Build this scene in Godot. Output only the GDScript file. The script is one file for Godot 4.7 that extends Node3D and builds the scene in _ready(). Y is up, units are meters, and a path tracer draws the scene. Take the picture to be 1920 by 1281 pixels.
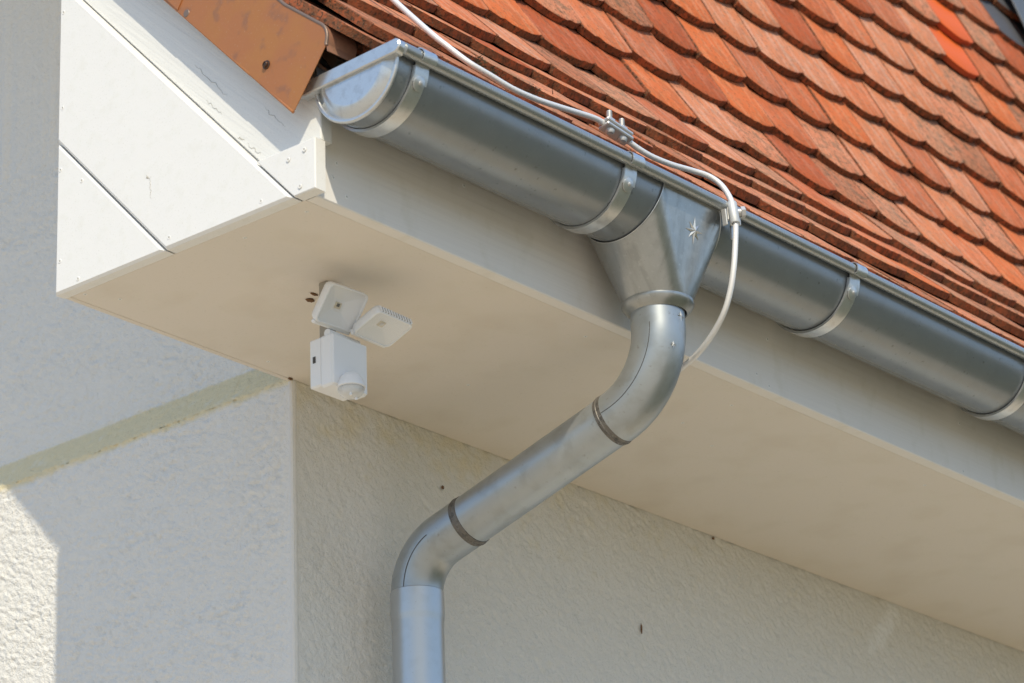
extends Node3D
# An eaves corner of a rendered house seen from the ground: x runs along the eaves, y up, z out from the eaves wall; the soffit is y = 0.

const ROOF_ROWS := [Vector2(0.2437, 0.750), Vector2(0.2733, 0.735), Vector2(0.3618, 0.660), Vector2(0.4818, 0.5541), Vector2(0.6031, 0.4498), Vector2(0.7215, 0.3422), Vector2(0.8519, 0.2494), Vector2(0.9952, 0.1783), Vector2(1.1428, 0.1165), Vector2(1.2923, 0.0597), Vector2(1.4430, 0.0058), Vector2(1.5934, -0.0487), Vector2(1.7458, -0.0977), Vector2(1.8960, -0.1490), Vector2(2.0470, -0.2005), Vector2(2.1970, -0.2520), Vector2(2.3470, -0.3035)]
const GROUND_Y := -4.0
const GUTTER_C := Vector2(0.196, 0.735)   # y, z of the trough's axis
const GUTTER_R := 0.0945
const BEAD := Vector2(0.1975, 0.8422)
const PIPE_X := 0.228

var M := {}
var rng := RandomNumberGenerator.new()


func _ready() -> void:
	rng.seed = 11
	# ---- camera ----
	var cam := Camera3D.new()
	cam.name = "camera"
	cam.transform = Transform3D(Basis(Vector3(0.650128, -0.034200, 0.759055), Vector3(-0.268249, 0.924329, 0.271401), Vector3(-0.710898, -0.380062, 0.591758)).orthonormalized(), Vector3(-4.326593, -2.397302, 4.162365))
	cam.near = 0.05
	cam.far = 500.0
	var lens := CameraAttributesPhysical.new()
	lens.frustum_focal_length = 169.4
	lens.frustum_focus_distance = 6.35
	lens.exposure_aperture = 10.0
	cam.attributes = lens
	add_child(cam)
	cam.fov = rad_to_deg(2.0 * atan(640.5 / 6200.0))
	cam.current = true
	# ---- sky and sun ----
	var env := Environment.new()
	env.background_mode = Environment.BG_SKY
	var sky := Sky.new()
	var sm := ProceduralSkyMaterial.new()
	sm.sky_top_color = Color(0.28, 0.565, 0.875)
	sm.sky_horizon_color = Color(0.755, 0.84, 0.905)
	sm.sky_curve = 0.5
	sm.ground_bottom_color = Color(0.42, 0.39, 0.33)
	sm.ground_horizon_color = Color(0.55, 0.55, 0.52)
	sm.sun_angle_max = 50.0
	sm.sun_curve = 0.6
	sky.sky_material = sm
	env.sky = sky
	env.background_energy_multiplier = 1.0
	env.tonemap_mode = Environment.TONE_MAPPER_LINEAR
	env.tonemap_exposure = 1.26
	env.sdfgi_enabled = true
	env.ssao_enabled = true
	env.ssil_enabled = true
	var we := WorldEnvironment.new()
	we.name = "world_environment"
	we.environment = env
	add_child(we)
	var sun := DirectionalLight3D.new()
	sun.name = "sun"
	sun.light_energy = 0.90
	sun.light_color = Color(1.0, 0.955, 0.86)
	sun.light_angular_distance = 0.5
	sun.shadow_enabled = true
	add_child(sun)
	sun.look_at_from_position(Vector3(0, 10, 0), Vector3(0, 10, 0) + Vector3(1.0, -1.39, -1.09), Vector3.UP)

	make_materials()
	surroundings()
	var house := thing("house", "white rendered house corner with boxed eaves and a red clay tile roof", "house")
	walls(house)
	eaves(house)
	verge_flashing(house)
	roof(house)
	gutter()
	downpipe()
	conductor()
	security_light()
	debris()


# =====================================================================  scene graph helpers
func thing(called: String, label: String, category: String, at := Vector3.ZERO, group := "") -> Node3D:
	var o := Node3D.new()
	o.name = called
	o.position = at
	add_child(o, true)
	tag(o, label, category, group)
	return o


func tag(o: Node, label: String, category: String, group := "") -> void:
	o.set_meta("label", label)
	o.set_meta("category", category)
	if group:
		o.set_meta("group", group)


func obj(called: String, st: SurfaceTool, m: Material, parent: Node, normals := true) -> MeshInstance3D:
	if normals:
		st.generate_normals()
	var o := MeshInstance3D.new()
	o.name = called
	o.mesh = st.commit()
	o.material_override = m
	parent.add_child(o, true)
	return o


func inst(called: String, mesh: Mesh, t: Transform3D, parent: Node) -> MeshInstance3D:
	var o := MeshInstance3D.new()
	o.name = called
	o.mesh = mesh
	o.transform = t
	parent.add_child(o, true)
	return o


# =====================================================================  mesh helpers
func mb() -> SurfaceTool:
	var st := SurfaceTool.new()
	st.begin(Mesh.PRIMITIVE_TRIANGLES)
	return st


func tri(st: SurfaceTool, a: Vector3, b: Vector3, c: Vector3, out: Vector3) -> void:
	if (b - a).cross(c - a).dot(out) > 0.0:
		st.add_vertex(a); st.add_vertex(c); st.add_vertex(b)
	else:
		st.add_vertex(a); st.add_vertex(b); st.add_vertex(c)


func quad(st: SurfaceTool, a: Vector3, b: Vector3, c: Vector3, d: Vector3, out: Vector3) -> void:
	tri(st, a, b, c, out)
	tri(st, a, c, d, out)


func flat(st: SurfaceTool) -> void:
	st.set_smooth_group(0xFFFFFFFF)


# a box with chamfered edges
func box(st: SurfaceTool, t: Transform3D, size: Vector3, ch := 0.002) -> void:
	flat(st)
	var h := size * 0.5
	var v := func(s: Vector3, axis: int) -> Vector3:
		var p := Vector3(s.x * (h.x - ch), s.y * (h.y - ch), s.z * (h.z - ch))
		p[axis] = s[axis] * h[axis]
		return t * p
	for a in 3:
		var b := (a + 1) % 3
		var c := (a + 2) % 3
		for s in [-1.0, 1.0]:
			var k := [Vector3(), Vector3(), Vector3(), Vector3()]
			var n := 0
			for sg in [[-1.0, -1.0], [1.0, -1.0], [1.0, 1.0], [-1.0, 1.0]]:
				var p := Vector3()
				p[a] = s; p[b] = sg[0]; p[c] = sg[1]
				k[n] = p
				n += 1
			var out := Vector3(); out[a] = s
			quad(st, v.call(k[0], a), v.call(k[1], a), v.call(k[2], a), v.call(k[3], a), t.basis * out)
			if ch > 0.0:
				for s2 in [-1.0, 1.0]:
					var p0 := Vector3(); p0[a] = s; p0[b] = s2; p0[c] = -1.0
					var p1 := p0; p1[c] = 1.0
					var o2 := Vector3(); o2[a] = s; o2[b] = s2
					quad(st, v.call(p0, a), v.call(p1, a), v.call(p1, b), v.call(p0, b), t.basis * o2)
	if ch > 0.0:
		for x in [-1.0, 1.0]:
			for y in [-1.0, 1.0]:
				for z in [-1.0, 1.0]:
					var p := Vector3(x, y, z)
					tri(st, v.call(p, 0), v.call(p, 1), v.call(p, 2), t.basis * p)


# a round tube through points; r is a float or an array of radii
func tube(st: SurfaceTool, pts: Array, r, n := 14, caps := true, group := 1) -> void:
	var m := pts.size()
	var tan := []
	for i in m:
		tan.append(((pts[mini(i + 1, m - 1)] as Vector3) - (pts[maxi(i - 1, 0)] as Vector3)).normalized())
	var u: Vector3 = (tan[0] as Vector3).cross(Vector3.UP if absf(tan[0].y) < 0.9 else Vector3.RIGHT).normalized()
	var rings := []
	for i in m:
		u = (u - tan[i] * u.dot(tan[i])).normalized()
		var w: Vector3 = (tan[i] as Vector3).cross(u)
		var rr: float = r[i] if r is Array else r
		var ring := PackedVector3Array()
		for k in n:
			var a := TAU * k / n
			ring.append(pts[i] + (u * cos(a) + w * sin(a)) * rr)
		rings.append(ring)
	st.set_smooth_group(group)
	for i in m - 1:
		for k in n:
			var k2 := (k + 1) % n
			var a: Vector3 = rings[i][k]
			quad(st, a, rings[i][k2], rings[i + 1][k2], rings[i + 1][k], (a + rings[i][k2]) * 0.5 - pts[i])
	if caps:
		flat(st)
		for e in [0, m - 1]:
			for k in range(1, n - 1):
				tri(st, rings[e][0], rings[e][k], rings[e][k + 1], -tan[0] if e == 0 else tan[m - 1])


# a surface of revolution about local y; prof holds (radius, height), corners sharper than 35 degrees stay sharp
func lathe(st: SurfaceTool, t: Transform3D, prof: Array, n := 24) -> void:
	var g := 1
	for i in prof.size() - 1:
		var a: Vector2 = prof[i]
		var b: Vector2 = prof[i + 1]
		if i > 0 and absf((b - a).angle_to(a - prof[i - 1])) > 0.6:
			g += 1
		st.set_smooth_group(g)
		var o := Vector2(b.y - a.y, a.x - b.x)
		for k in n:
			var p := Vector2.from_angle(TAU * k / n)
			var q := Vector2.from_angle(TAU * (k + 1) / n)
			var mid := (p + q).normalized()
			var out := t.basis * Vector3(mid.x * o.x, o.y, mid.y * o.x)
			var a0 := t * Vector3(p.x * a.x, a.y, p.y * a.x)
			var a1 := t * Vector3(q.x * a.x, a.y, q.y * a.x)
			var b0 := t * Vector3(p.x * b.x, b.y, p.y * b.x)
			var b1 := t * Vector3(q.x * b.x, b.y, q.y * b.x)
			if a.x > 1e-6:
				tri(st, a0, a1, b1, out)
			if b.x > 1e-6:
				tri(st, a0, b1, b0, out)


# a closed polygon in local xy, pushed along local z from 0 to depth; ch chamfers the far rim
func extrude(st: SurfaceTool, poly: PackedVector2Array, t: Transform3D, depth: float, ch := 0.0, smooth_deg := 30.0) -> void:
	var n := poly.size()
	if not Geometry2D.is_polygon_clockwise(poly):
		poly = poly.duplicate()
	else:
		var rev := PackedVector2Array()
		for i in n:
			rev.append(poly[n - 1 - i])
		poly = rev
	var nor := PackedVector2Array()      # outward normal of each edge i -> i+1 (counter-clockwise polygon)
	for i in n:
		var e := (poly[(i + 1) % n] - poly[i]).normalized()
		nor.append(Vector2(e.y, -e.x))
	var inset := PackedVector2Array()
	for i in n:
		var a := nor[(i + n - 1) % n]
		var b := nor[i]
		inset.append(poly[i] - (a + b) / maxf(0.3, 1.0 + a.dot(b)) * ch)
	var idx := Geometry2D.triangulate_polygon(poly)
	flat(st)
	var sgn := signf(depth)
	for i in range(0, idx.size(), 3):
		var f := []
		var k := []
		for j in 3:
			var p := poly[idx[i + j]]
			var q := inset[idx[i + j]]
			f.append(t * Vector3(p.x, p.y, 0))
			k.append(t * Vector3(q.x, q.y, depth))
		tri(st, f[0], f[1], f[2], t.basis * Vector3(0, 0, -sgn))
		tri(st, k[0], k[1], k[2], t.basis * Vector3(0, 0, sgn))
	var g := 2
	var start := 0
	for i in n:
		if absf(nor[i].angle_to(nor[(i + n - 1) % n])) > deg_to_rad(smooth_deg):
			start = i
			break
	for j in n:
		var i := (start + j) % n
		var i2 := (i + 1) % n
		if j > 0 and absf(nor[i].angle_to(nor[(i + n - 1) % n])) > deg_to_rad(smooth_deg):
			g += 1
		st.set_smooth_group(g)
		var o := t.basis * Vector3(nor[i].x, nor[i].y, 0)
		var d1 := depth - ch * sgn
		quad(st, t * Vector3(poly[i].x, poly[i].y, 0), t * Vector3(poly[i2].x, poly[i2].y, 0), t * Vector3(poly[i2].x, poly[i2].y, d1), t * Vector3(poly[i].x, poly[i].y, d1), o)
		if ch > 0.0:
			flat(st)
			quad(st, t * Vector3(poly[i].x, poly[i].y, d1), t * Vector3(poly[i2].x, poly[i2].y, d1), t * Vector3(inset[i2].x, inset[i2].y, depth), t * Vector3(inset[i].x, inset[i].y, depth), o + t.basis * Vector3(0, 0, sgn))


# turns a line into a closed strip of the given thickness, to the left of its direction
func strip(line: PackedVector2Array, thick: float) -> PackedVector2Array:
	var out := line.duplicate()
	var n := line.size()
	for j in n:
		var i := n - 1 - j
		var e0 := (line[i] - line[maxi(i - 1, 0)]).normalized() if i > 0 else (line[1] - line[0]).normalized()
		var e1 := (line[mini(i + 1, n - 1)] - line[i]).normalized() if i < n - 1 else e0
		var nn := (Vector2(-e0.y, e0.x) + Vector2(-e1.y, e1.x))
		out.append(line[i] + nn / maxf(0.3, 1.0 + e0.dot(e1)) * thick)
	return out


func hexagon(r: float) -> PackedVector2Array:
	var p := PackedVector2Array()
	for k in 6:
		p.append(Vector2.from_angle(TAU * k / 6.0) * r)
	return p


func aim(at: Vector3, y_axis: Vector3, turn := 0.0) -> Transform3D:
	var y := y_axis.normalized()
	var x := y.cross(Vector3.UP if absf(y.y) < 0.9 else Vector3.RIGHT).normalized()
	return Transform3D(Basis(x, y, x.cross(y)).rotated(y, turn), at)


# local x -> world z, local y -> world y, local z -> world -x : polygons are written as (z, y), depth goes towards the gable's outside
func gable_plane(x: float) -> Transform3D:
	return Transform3D(Basis(Vector3(0, 0, 1), Vector3(0, 1, 0), Vector3(-1, 0, 0)), Vector3(x, 0, 0))


# same, depth along +x
func along_eaves(x: float) -> Transform3D:
	return Transform3D(Basis(Vector3(0, 0, 1), Vector3(0, 1, 0), Vector3(1, 0, 0)), Vector3(x, 0, 0))


# =====================================================================  materials
func lin(r: float, g: float, b: float) -> Color:
	return Color(r, g, b).linear_to_srgb()


func noise_bytes(sd: int, freq: float, oct := 4, w := 512, h := 512, type := FastNoiseLite.TYPE_SIMPLEX_SMOOTH, ridged := false) -> PackedByteArray:
	var n := FastNoiseLite.new()
	n.seed = sd
	n.noise_type = type
	n.frequency = freq
	n.fractal_octaves = oct
	n.fractal_type = FastNoiseLite.FRACTAL_RIDGED if ridged else FastNoiseLite.FRACTAL_FBM
	var im := n.get_seamless_image(w, h)
	if im.get_width() != 512 or im.get_height() != 512:
		im.resize(512, 512, Image.INTERPOLATE_CUBIC)
	im.convert(Image.FORMAT_L8)
	return im.get_data()


func tex_from(bytes: PackedByteArray, rgb: bool) -> ImageTexture:
	return ImageTexture.create_from_image(Image.create_from_data(512, 512, false, Image.FORMAT_RGB8 if rgb else Image.FORMAT_L8, bytes))


# colour texture: base colour, then layers [noise, threshold low, threshold high, colour, strength]; all colours linear
func paint(base: Vector3, layers: Array) -> ImageTexture:
	var out := PackedByteArray()
	out.resize(512 * 512 * 3)
	var lut := PackedByteArray()
	lut.resize(4097)
	for i in 4097:
		lut[i] = int(round(Color(i / 4096.0, 0, 0).linear_to_srgb().r * 255.0))
	for i in 512 * 512:
		var c := base
		for l in layers:
			var v: float = (l[0][i] / 255.0 - l[1]) / (l[2] - l[1])
			if v > 0.0:
				c = c.lerp(l[3], minf(v, 1.0) * l[4])
		out[i * 3] = lut[int(clampf(c.x, 0, 1) * 4096.0)]
		out[i * 3 + 1] = lut[int(clampf(c.y, 0, 1) * 4096.0)]
		out[i * 3 + 2] = lut[int(clampf(c.z, 0, 1) * 4096.0)]
	return tex_from(out, true)


func mat(color: Color, rough: float, metal := 0.0, spec := 0.5) -> StandardMaterial3D:
	var m := StandardMaterial3D.new()
	m.albedo_color = color
	m.roughness = rough
	m.metallic = metal
	m.metallic_specular = spec
	return m


func world_tri(m: StandardMaterial3D, scale: Vector3) -> void:
	m.uv1_triplanar = true
	m.uv1_world_triplanar = true
	m.uv1_triplanar_sharpness = 6.0
	m.uv1_scale = scale


func relief(m: StandardMaterial3D, t: Texture2D, cm: float) -> void:
	m.heightmap_enabled = true
	m.heightmap_texture = t
	m.heightmap_scale = cm


func grime(m: StandardMaterial3D, t: Texture2D) -> void:
	m.detail_enabled = true
	m.detail_albedo = t
	m.detail_uv_layer = BaseMaterial3D.DETAIL_UV_2
	m.detail_blend_mode = BaseMaterial3D.BLEND_MODE_MIX


func make_materials() -> void:
	var fine := noise_bytes(1, 0.06, 5)
	var mid := noise_bytes(2, 0.02, 5)
	var big := noise_bytes(3, 0.008, 4)
	var grit := noise_bytes(4, 0.18, 3)
	var streak := noise_bytes(5, 0.03, 4, 512, 64)          # stretched along v
	var grain := noise_bytes(6, 0.03, 4, 64, 512)           # stretched along u
	var spots := noise_bytes(7, 0.05, 2, 512, 512, FastNoiseLite.TYPE_CELLULAR)
	var t_fine := tex_from(fine, false)
	var t_grit := tex_from(grit, false)
	var t_grain := tex_from(grain, false)

	# ---- render on the walls: coarse relief is geometry, fine relief here
	var bump := PackedByteArray()
	bump.resize(512 * 512)
	for i in 512 * 512:
		bump[i] = clampi(int(mid[i] * 0.45 + fine[i] * 0.35 + grit[i] * 0.2), 0, 255)
	var t_bump := tex_from(bump, false)
	M.render = mat(Color.WHITE, 0.9, 0.0, 0.3)
	M.render.vertex_color_use_as_albedo = true
	world_tri(M.render, Vector3(2.6, 2.6, 2.6))
	relief(M.render, t_bump, 0.55)
	M.render_plain = mat(lin(0.72, 0.71, 0.68), 0.9, 0.0, 0.3)
	M.bead = mat(lin(0.72, 0.70, 0.655), 0.85, 0.0, 0.35)
	world_tri(M.bead, Vector3(3, 3, 3))
	relief(M.bead, t_bump, 0.3)

	# ---- paint on wood
	M.paint = mat(Color.WHITE, 0.62, 0.0, 0.4)
	M.paint.albedo_texture = paint(Vector3(0.80, 0.795, 0.77), [[mid, 0.55, 0.85, Vector3(0.76, 0.75, 0.71), 0.6], [grit, 0.74, 0.86, Vector3(0.62, 0.6, 0.55), 0.5]])
	world_tri(M.paint, Vector3(2.2, 2.2, 2.2))
	relief(M.paint, tex_from(mid, false), 0.03)
	M.rough_wood = mat(Color.WHITE, 0.72, 0.0, 0.35)
	M.rough_wood.albedo_texture = paint(Vector3(0.77, 0.765, 0.74), [[grit, 0.68, 0.85, Vector3(0.60, 0.59, 0.55), 0.5]])
	relief(M.rough_wood, t_grain, 0.06)
	M.rough_wood.uv1_scale = Vector3(1.4, 5.0, 1.0)
	M.fascia = mat(Color.WHITE, 0.6, 0.0, 0.4)
	M.fascia.albedo_texture = paint(Vector3(0.80, 0.770, 0.725), [[streak, 0.6, 0.9, Vector3(0.72, 0.69, 0.62), 0.5]])
	relief(M.fascia, t_grain, 0.03)
	M.fascia.uv1_scale = Vector3(0.9, 4.0, 1.0)
	M.soffit = mat(Color.WHITE, 0.6, 0.0, 0.4)
	M.soffit.albedo_texture = paint(Vector3(0.745, 0.690, 0.610), [[big, 0.5, 0.9, Vector3(0.70, 0.635, 0.55), 0.8], [grit, 0.78, 0.88, Vector3(0.6, 0.55, 0.45), 0.4]])
	world_tri(M.soffit, Vector3(1.1, 1.1, 1.1))
	relief(M.soffit, t_fine, 0.03)
	M.dimple = mat(lin(0.45, 0.44, 0.40), 0.8)
	M.gap = mat(lin(0.10, 0.09, 0.08), 0.95)

	# ---- clay tiles
	var tops := [
		paint(Vector3(0.60, 0.175, 0.073), [[streak, 0.45, 0.75, Vector3(0.64, 0.265, 0.155), 0.8], [mid, 0.56, 0.8, Vector3(0.44, 0.21, 0.115), 0.6], [big, 0.60, 0.8, Vector3(0.40, 0.14, 0.07), 0.5], [fine, 0.64, 0.78, Vector3(0.19, 0.10, 0.06), 0.6], [grit, 0.70, 0.84, Vector3(0.62, 0.32, 0.21), 0.5]]),
		paint(Vector3(0.55, 0.225, 0.125), [[big, 0.45, 0.75, Vector3(0.42, 0.215, 0.13), 0.6], [streak, 0.5, 0.75, Vector3(0.58, 0.29, 0.185), 0.7], [mid, 0.50, 0.72, Vector3(0.27, 0.165, 0.105), 0.8], [fine, 0.62, 0.76, Vector3(0.11, 0.075, 0.05), 0.65], [spots, 0.16, 0.04, Vector3(0.40, 0.36, 0.24), 0.4], [grit, 0.68, 0.8, Vector3(0.17, 0.12, 0.08), 0.6]]),
	]
	var t_tile := tex_from(mid, false)
	# grime washed out of the joint above each tile, and along its own sides (uv2 spans one tile)
	var gr := PackedByteArray()
	gr.resize(512 * 512 * 4)
	for j in 512:
		for i in 512:
			var q := j * 512 + i
			var u := absf(i / 512.0 - 0.5) * 0.18
			var z := 0.03 - j / 512.0 * 0.39
			var w := 0.010 + (mid[q] - 100) * 0.00012
			var a := clampf(1.0 - u / maxf(w, 0.003), 0.0, 1.0) * clampf((-0.085 - z) / 0.06, 0.0, 1.0)
			a = maxf(a, clampf((u - 0.0825 + (fine[q] - 128) * 0.00003) / 0.004, 0.0, 1.0) * 0.8)
			a = maxf(a, clampf((-0.128 - z) / 0.02, 0.0, 1.0) * 0.7)
			a *= clampf(0.25 + (fine[q] - 90) / 110.0, 0.0, 1.0)
			gr[q * 4] = 74
			gr[q * 4 + 1] = 60
			gr[q * 4 + 2] = 52
			gr[q * 4 + 3] = int(clampf(a * 1.3, 0.0, 1.0) * 235.0)
	var t_grime := ImageTexture.create_from_image(Image.create_from_data(512, 512, false, Image.FORMAT_RGBA8, gr))
	M.tiles = []
	var tones := [Color(1, 1, 1), Color(0.95, 0.90, 0.87), Color(1.0, 1.10, 1.18), Color(0.87, 0.79, 0.76), Color(1.0, 0.94, 0.86), Color(0.99, 1.06, 1.10), Color(0.92, 0.92, 0.94)]
	for tone in tones:
		var m := mat(tone, 0.85, 0.0, 0.22)
		m.albedo_texture = tops[0]
		relief(m, t_fine, 0.06)
		grime(m, t_grime)
		M.tiles.append(m)
	M.old_tiles = []
	for tone in [Color(1, 1, 1), Color(0.92, 0.88, 0.86), Color(1.05, 1.0, 0.98)]:
		var m := mat(tone, 0.9, 0.0, 0.2)
		m.albedo_texture = tops[1]
		relief(m, t_fine, 0.12)
		grime(m, t_grime)
		M.old_tiles.append(m)
	M.new_tile = mat(lin(0.72, 0.130, 0.018), 0.6, 0.0, 0.4)
	relief(M.new_tile, t_fine, 0.02)
	M.grey_tile = mat(lin(0.085, 0.085, 0.095), 0.75, 0.0, 0.4)
	relief(M.grey_tile, t_tile, 0.06)
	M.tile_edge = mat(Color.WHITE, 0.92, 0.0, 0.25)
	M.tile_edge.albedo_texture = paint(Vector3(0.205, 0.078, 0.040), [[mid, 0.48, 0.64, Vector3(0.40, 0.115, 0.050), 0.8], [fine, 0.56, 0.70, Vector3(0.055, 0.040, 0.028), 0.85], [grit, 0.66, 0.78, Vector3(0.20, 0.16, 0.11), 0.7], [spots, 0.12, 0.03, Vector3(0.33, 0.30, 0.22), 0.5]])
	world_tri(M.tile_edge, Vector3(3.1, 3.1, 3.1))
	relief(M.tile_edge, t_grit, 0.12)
	M.new_edge = mat(lin(0.42, 0.075, 0.022), 0.8)
	M.deck = mat(lin(0.10, 0.075, 0.05), 0.95)
	M.timber = mat(lin(0.16, 0.11, 0.07), 0.9)
	relief(M.timber, t_grain, 0.1)

	# ---- zinc and galvanised steel
	M.zinc = mat(Color.WHITE, 0.36, 0.60, 0.5)
	M.zinc.albedo_texture = paint(Vector3(0.345, 0.365, 0.37), [[mid, 0.5, 0.8, Vector3(0.315, 0.335, 0.335), 0.7], [grit, 0.80, 0.9, Vector3(0.24, 0.245, 0.24), 0.4], [fine, 0.76, 0.86, Vector3(0.42, 0.44, 0.45), 0.4]])
	var rough := PackedByteArray()
	rough.resize(512 * 512)
	for i in 512 * 512:
		rough[i] = clampi(int(40 + mid[i] * 0.12 + fine[i] * 0.1 + grit[i] * 0.06), 0, 255)
	M.zinc.roughness = 1.0
	M.zinc.roughness_texture = tex_from(rough, false)
	world_tri(M.zinc, Vector3(2.4, 2.4, 2.4))
	relief(M.zinc, tex_from(big, false), 0.03)
	# the trough: satin patina, faint clouding, a few flecks
	M.trough = mat(Color.WHITE, 0.27, 0.5, 0.5)
	M.trough.albedo_texture = paint(Vector3(0.258, 0.282, 0.302), [[mid, 0.45, 0.8, Vector3(0.238, 0.259, 0.276), 0.6], [big, 0.5, 0.8, Vector3(0.280, 0.305, 0.325), 0.5], [grit, 0.80, 0.88, Vector3(0.34, 0.36, 0.37), 0.6], [fine, 0.80, 0.88, Vector3(0.12, 0.125, 0.125), 0.6]])
	world_tri(M.trough, Vector3(1.7, 1.7, 1.7))
	M.funnel = M.zinc.duplicate()
	M.funnel.metallic = 0.8
	M.funnel.roughness_texture = null
	M.funnel.roughness = 0.28
	M.funnel.albedo_texture = paint(Vector3(0.38, 0.395, 0.395), [[streak, 0.45, 0.75, Vector3(0.30, 0.31, 0.305), 0.7], [mid, 0.5, 0.75, Vector3(0.44, 0.455, 0.455), 0.5], [fine, 0.74, 0.84, Vector3(0.50, 0.52, 0.52), 0.4], [grit, 0.78, 0.88, Vector3(0.22, 0.22, 0.21), 0.5]])
	relief(M.funnel, tex_from(big, false), 0.06)
	M.pipe = mat(Color.WHITE, 0.38, 0.7, 0.5)
	M.pipe.albedo_texture = paint(Vector3(0.385, 0.420, 0.440), [[mid, 0.50, 0.72, Vector3(0.32, 0.335, 0.335), 0.5], [big, 0.5, 0.75, Vector3(0.43, 0.465, 0.485), 0.5], [fine, 0.80, 0.90, Vector3(0.24, 0.225, 0.20), 0.5], [grit, 0.84, 0.92, Vector3(0.25, 0.25, 0.24), 0.4]])
	world_tri(M.pipe, Vector3(1.9, 1.9, 1.9))
	relief(M.pipe, tex_from(big, false), 0.02)
	M.pipe_new = M.pipe.duplicate()
	M.pipe_new.albedo_texture = paint(Vector3(0.53, 0.555, 0.57), [[mid, 0.5, 0.75, Vector3(0.48, 0.50, 0.51), 0.5], [grit, 0.84, 0.92, Vector3(0.33, 0.33, 0.32), 0.5]])
	M.pipe_new.metallic = 0.8
	M.pipe_new.roughness = 0.36
	M.solder = mat(Color.WHITE, 0.5, 0.6)
	M.solder.albedo_texture = paint(Vector3(0.17, 0.16, 0.145), [[mid, 0.5, 0.7, Vector3(0.09, 0.085, 0.08), 0.8], [fine, 0.66, 0.8, Vector3(0.30, 0.295, 0.28), 0.5]])
	world_tri(M.solder, Vector3(5, 5, 5))
	relief(M.solder, t_fine, 0.08)
	M.zinc_bright = mat(Color.WHITE, 0.30, 0.75)
	M.zinc_bright.albedo_texture = paint(Vector3(0.60, 0.615, 0.625), [[mid, 0.5, 0.75, Vector3(0.52, 0.53, 0.53), 0.8], [grit, 0.72, 0.84, Vector3(0.38, 0.37, 0.35), 0.6]])
	world_tri(M.zinc_bright, Vector3(4, 4, 4))
	M.zinc_dull = mat(lin(0.56, 0.57, 0.57), 0.55, 0.4)
	M.old_sheet = mat(lin(0.13, 0.14, 0.15), 0.6, 0.3)
	M.steel = mat(lin(0.56, 0.555, 0.545), 0.42, 0.55)
	M.seam = mat(lin(0.13, 0.13, 0.125), 0.6, 0.6)
	M.alu = mat(lin(0.78, 0.77, 0.76), 0.55, 0.35)
	world_tri(M.alu, Vector3(6, 6, 6))
	relief(M.alu, t_fine, 0.03)

	# ---- copper, browned
	M.copper = mat(Color.WHITE, 0.5, 0.35, 0.4)
	M.copper.albedo_texture = paint(Vector3(0.45, 0.178, 0.068), [[big, 0.45, 0.75, Vector3(0.47, 0.200, 0.060), 0.6], [mid, 0.62, 0.84, Vector3(0.27, 0.135, 0.085), 0.55], [grit, 0.80, 0.9, Vector3(0.55, 0.40, 0.28), 0.4]])
	world_tri(M.copper, Vector3(1.7, 1.7, 1.7))
	relief(M.copper, t_tile, 0.04)
	M.copper_top = mat(Color.WHITE, 0.55, 0.3, 0.5)
	M.copper_top.albedo_texture = paint(Vector3(0.38, 0.19, 0.12), [[mid, 0.5, 0.75, Vector3(0.30, 0.17, 0.10), 0.7], [fine, 0.66, 0.8, Vector3(0.22, 0.15, 0.10), 0.5]])
	world_tri(M.copper_top, Vector3(2.5, 2.5, 2.5))
	M.copper_hem = mat(lin(0.24, 0.17, 0.13), 0.5, 0.5)
	M.screw = mat(lin(0.10, 0.06, 0.04), 0.35, 0.8)

	# ---- plastic lamp
	M.plastic = mat(lin(0.80, 0.81, 0.82), 0.42, 0.0, 0.5)
	M.arm = mat(lin(0.34, 0.315, 0.27), 0.6)
	M.reflector = mat(lin(0.72, 0.72, 0.71), 0.3, 0.3)
	M.pane = mat(Color(0.95, 0.96, 0.96, 0.10), 0.12)
	M.pane.transparency = BaseMaterial3D.TRANSPARENCY_ALPHA
	M.lens = mat(Color(0.93, 0.93, 0.92, 0.55), 0.3, 0.0, 0.5)
	M.lens.transparency = BaseMaterial3D.TRANSPARENCY_ALPHA
	M.chip = mat(lin(0.62, 0.55, 0.42), 0.4)
	M.dark = mat(lin(0.05, 0.045, 0.04), 0.6)
	M.mud = mat(lin(0.16, 0.085, 0.04), 0.95)
	relief(M.mud, t_grit, 0.2)
	M.moss = mat(lin(0.10, 0.075, 0.04), 0.95)

	# ---- ground and trees
	M.ground = mat(Color.WHITE, 0.95, 0.0, 0.2)
	M.ground.albedo_texture = paint(Vector3(0.59, 0.480, 0.330), [[mid, 0.4, 0.8, Vector3(0.53, 0.42, 0.30), 0.7], [grit, 0.55, 0.8, Vector3(0.65, 0.54, 0.42), 0.7]])
	world_tri(M.ground, Vector3(0.4, 0.4, 0.4))
	M.lawn = mat(Color.WHITE, 0.95, 0.0, 0.2)
	M.lawn.albedo_texture = paint(Vector3(0.115, 0.115, 0.055), [[mid, 0.4, 0.8, Vector3(0.15, 0.135, 0.075), 0.7], [grit, 0.55, 0.8, Vector3(0.06, 0.07, 0.03), 0.7]])
	world_tri(M.lawn, Vector3(0.5, 0.5, 0.5))
	M.leaf = mat(lin(0.055, 0.085, 0.028), 0.7)
	M.leaf.cull_mode = BaseMaterial3D.CULL_DISABLED
	M.leaf.backlight_enabled = true
	M.leaf.backlight = Color(0.18, 0.25, 0.08)
	M.bark = mat(lin(0.12, 0.09, 0.065), 0.9)


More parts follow.
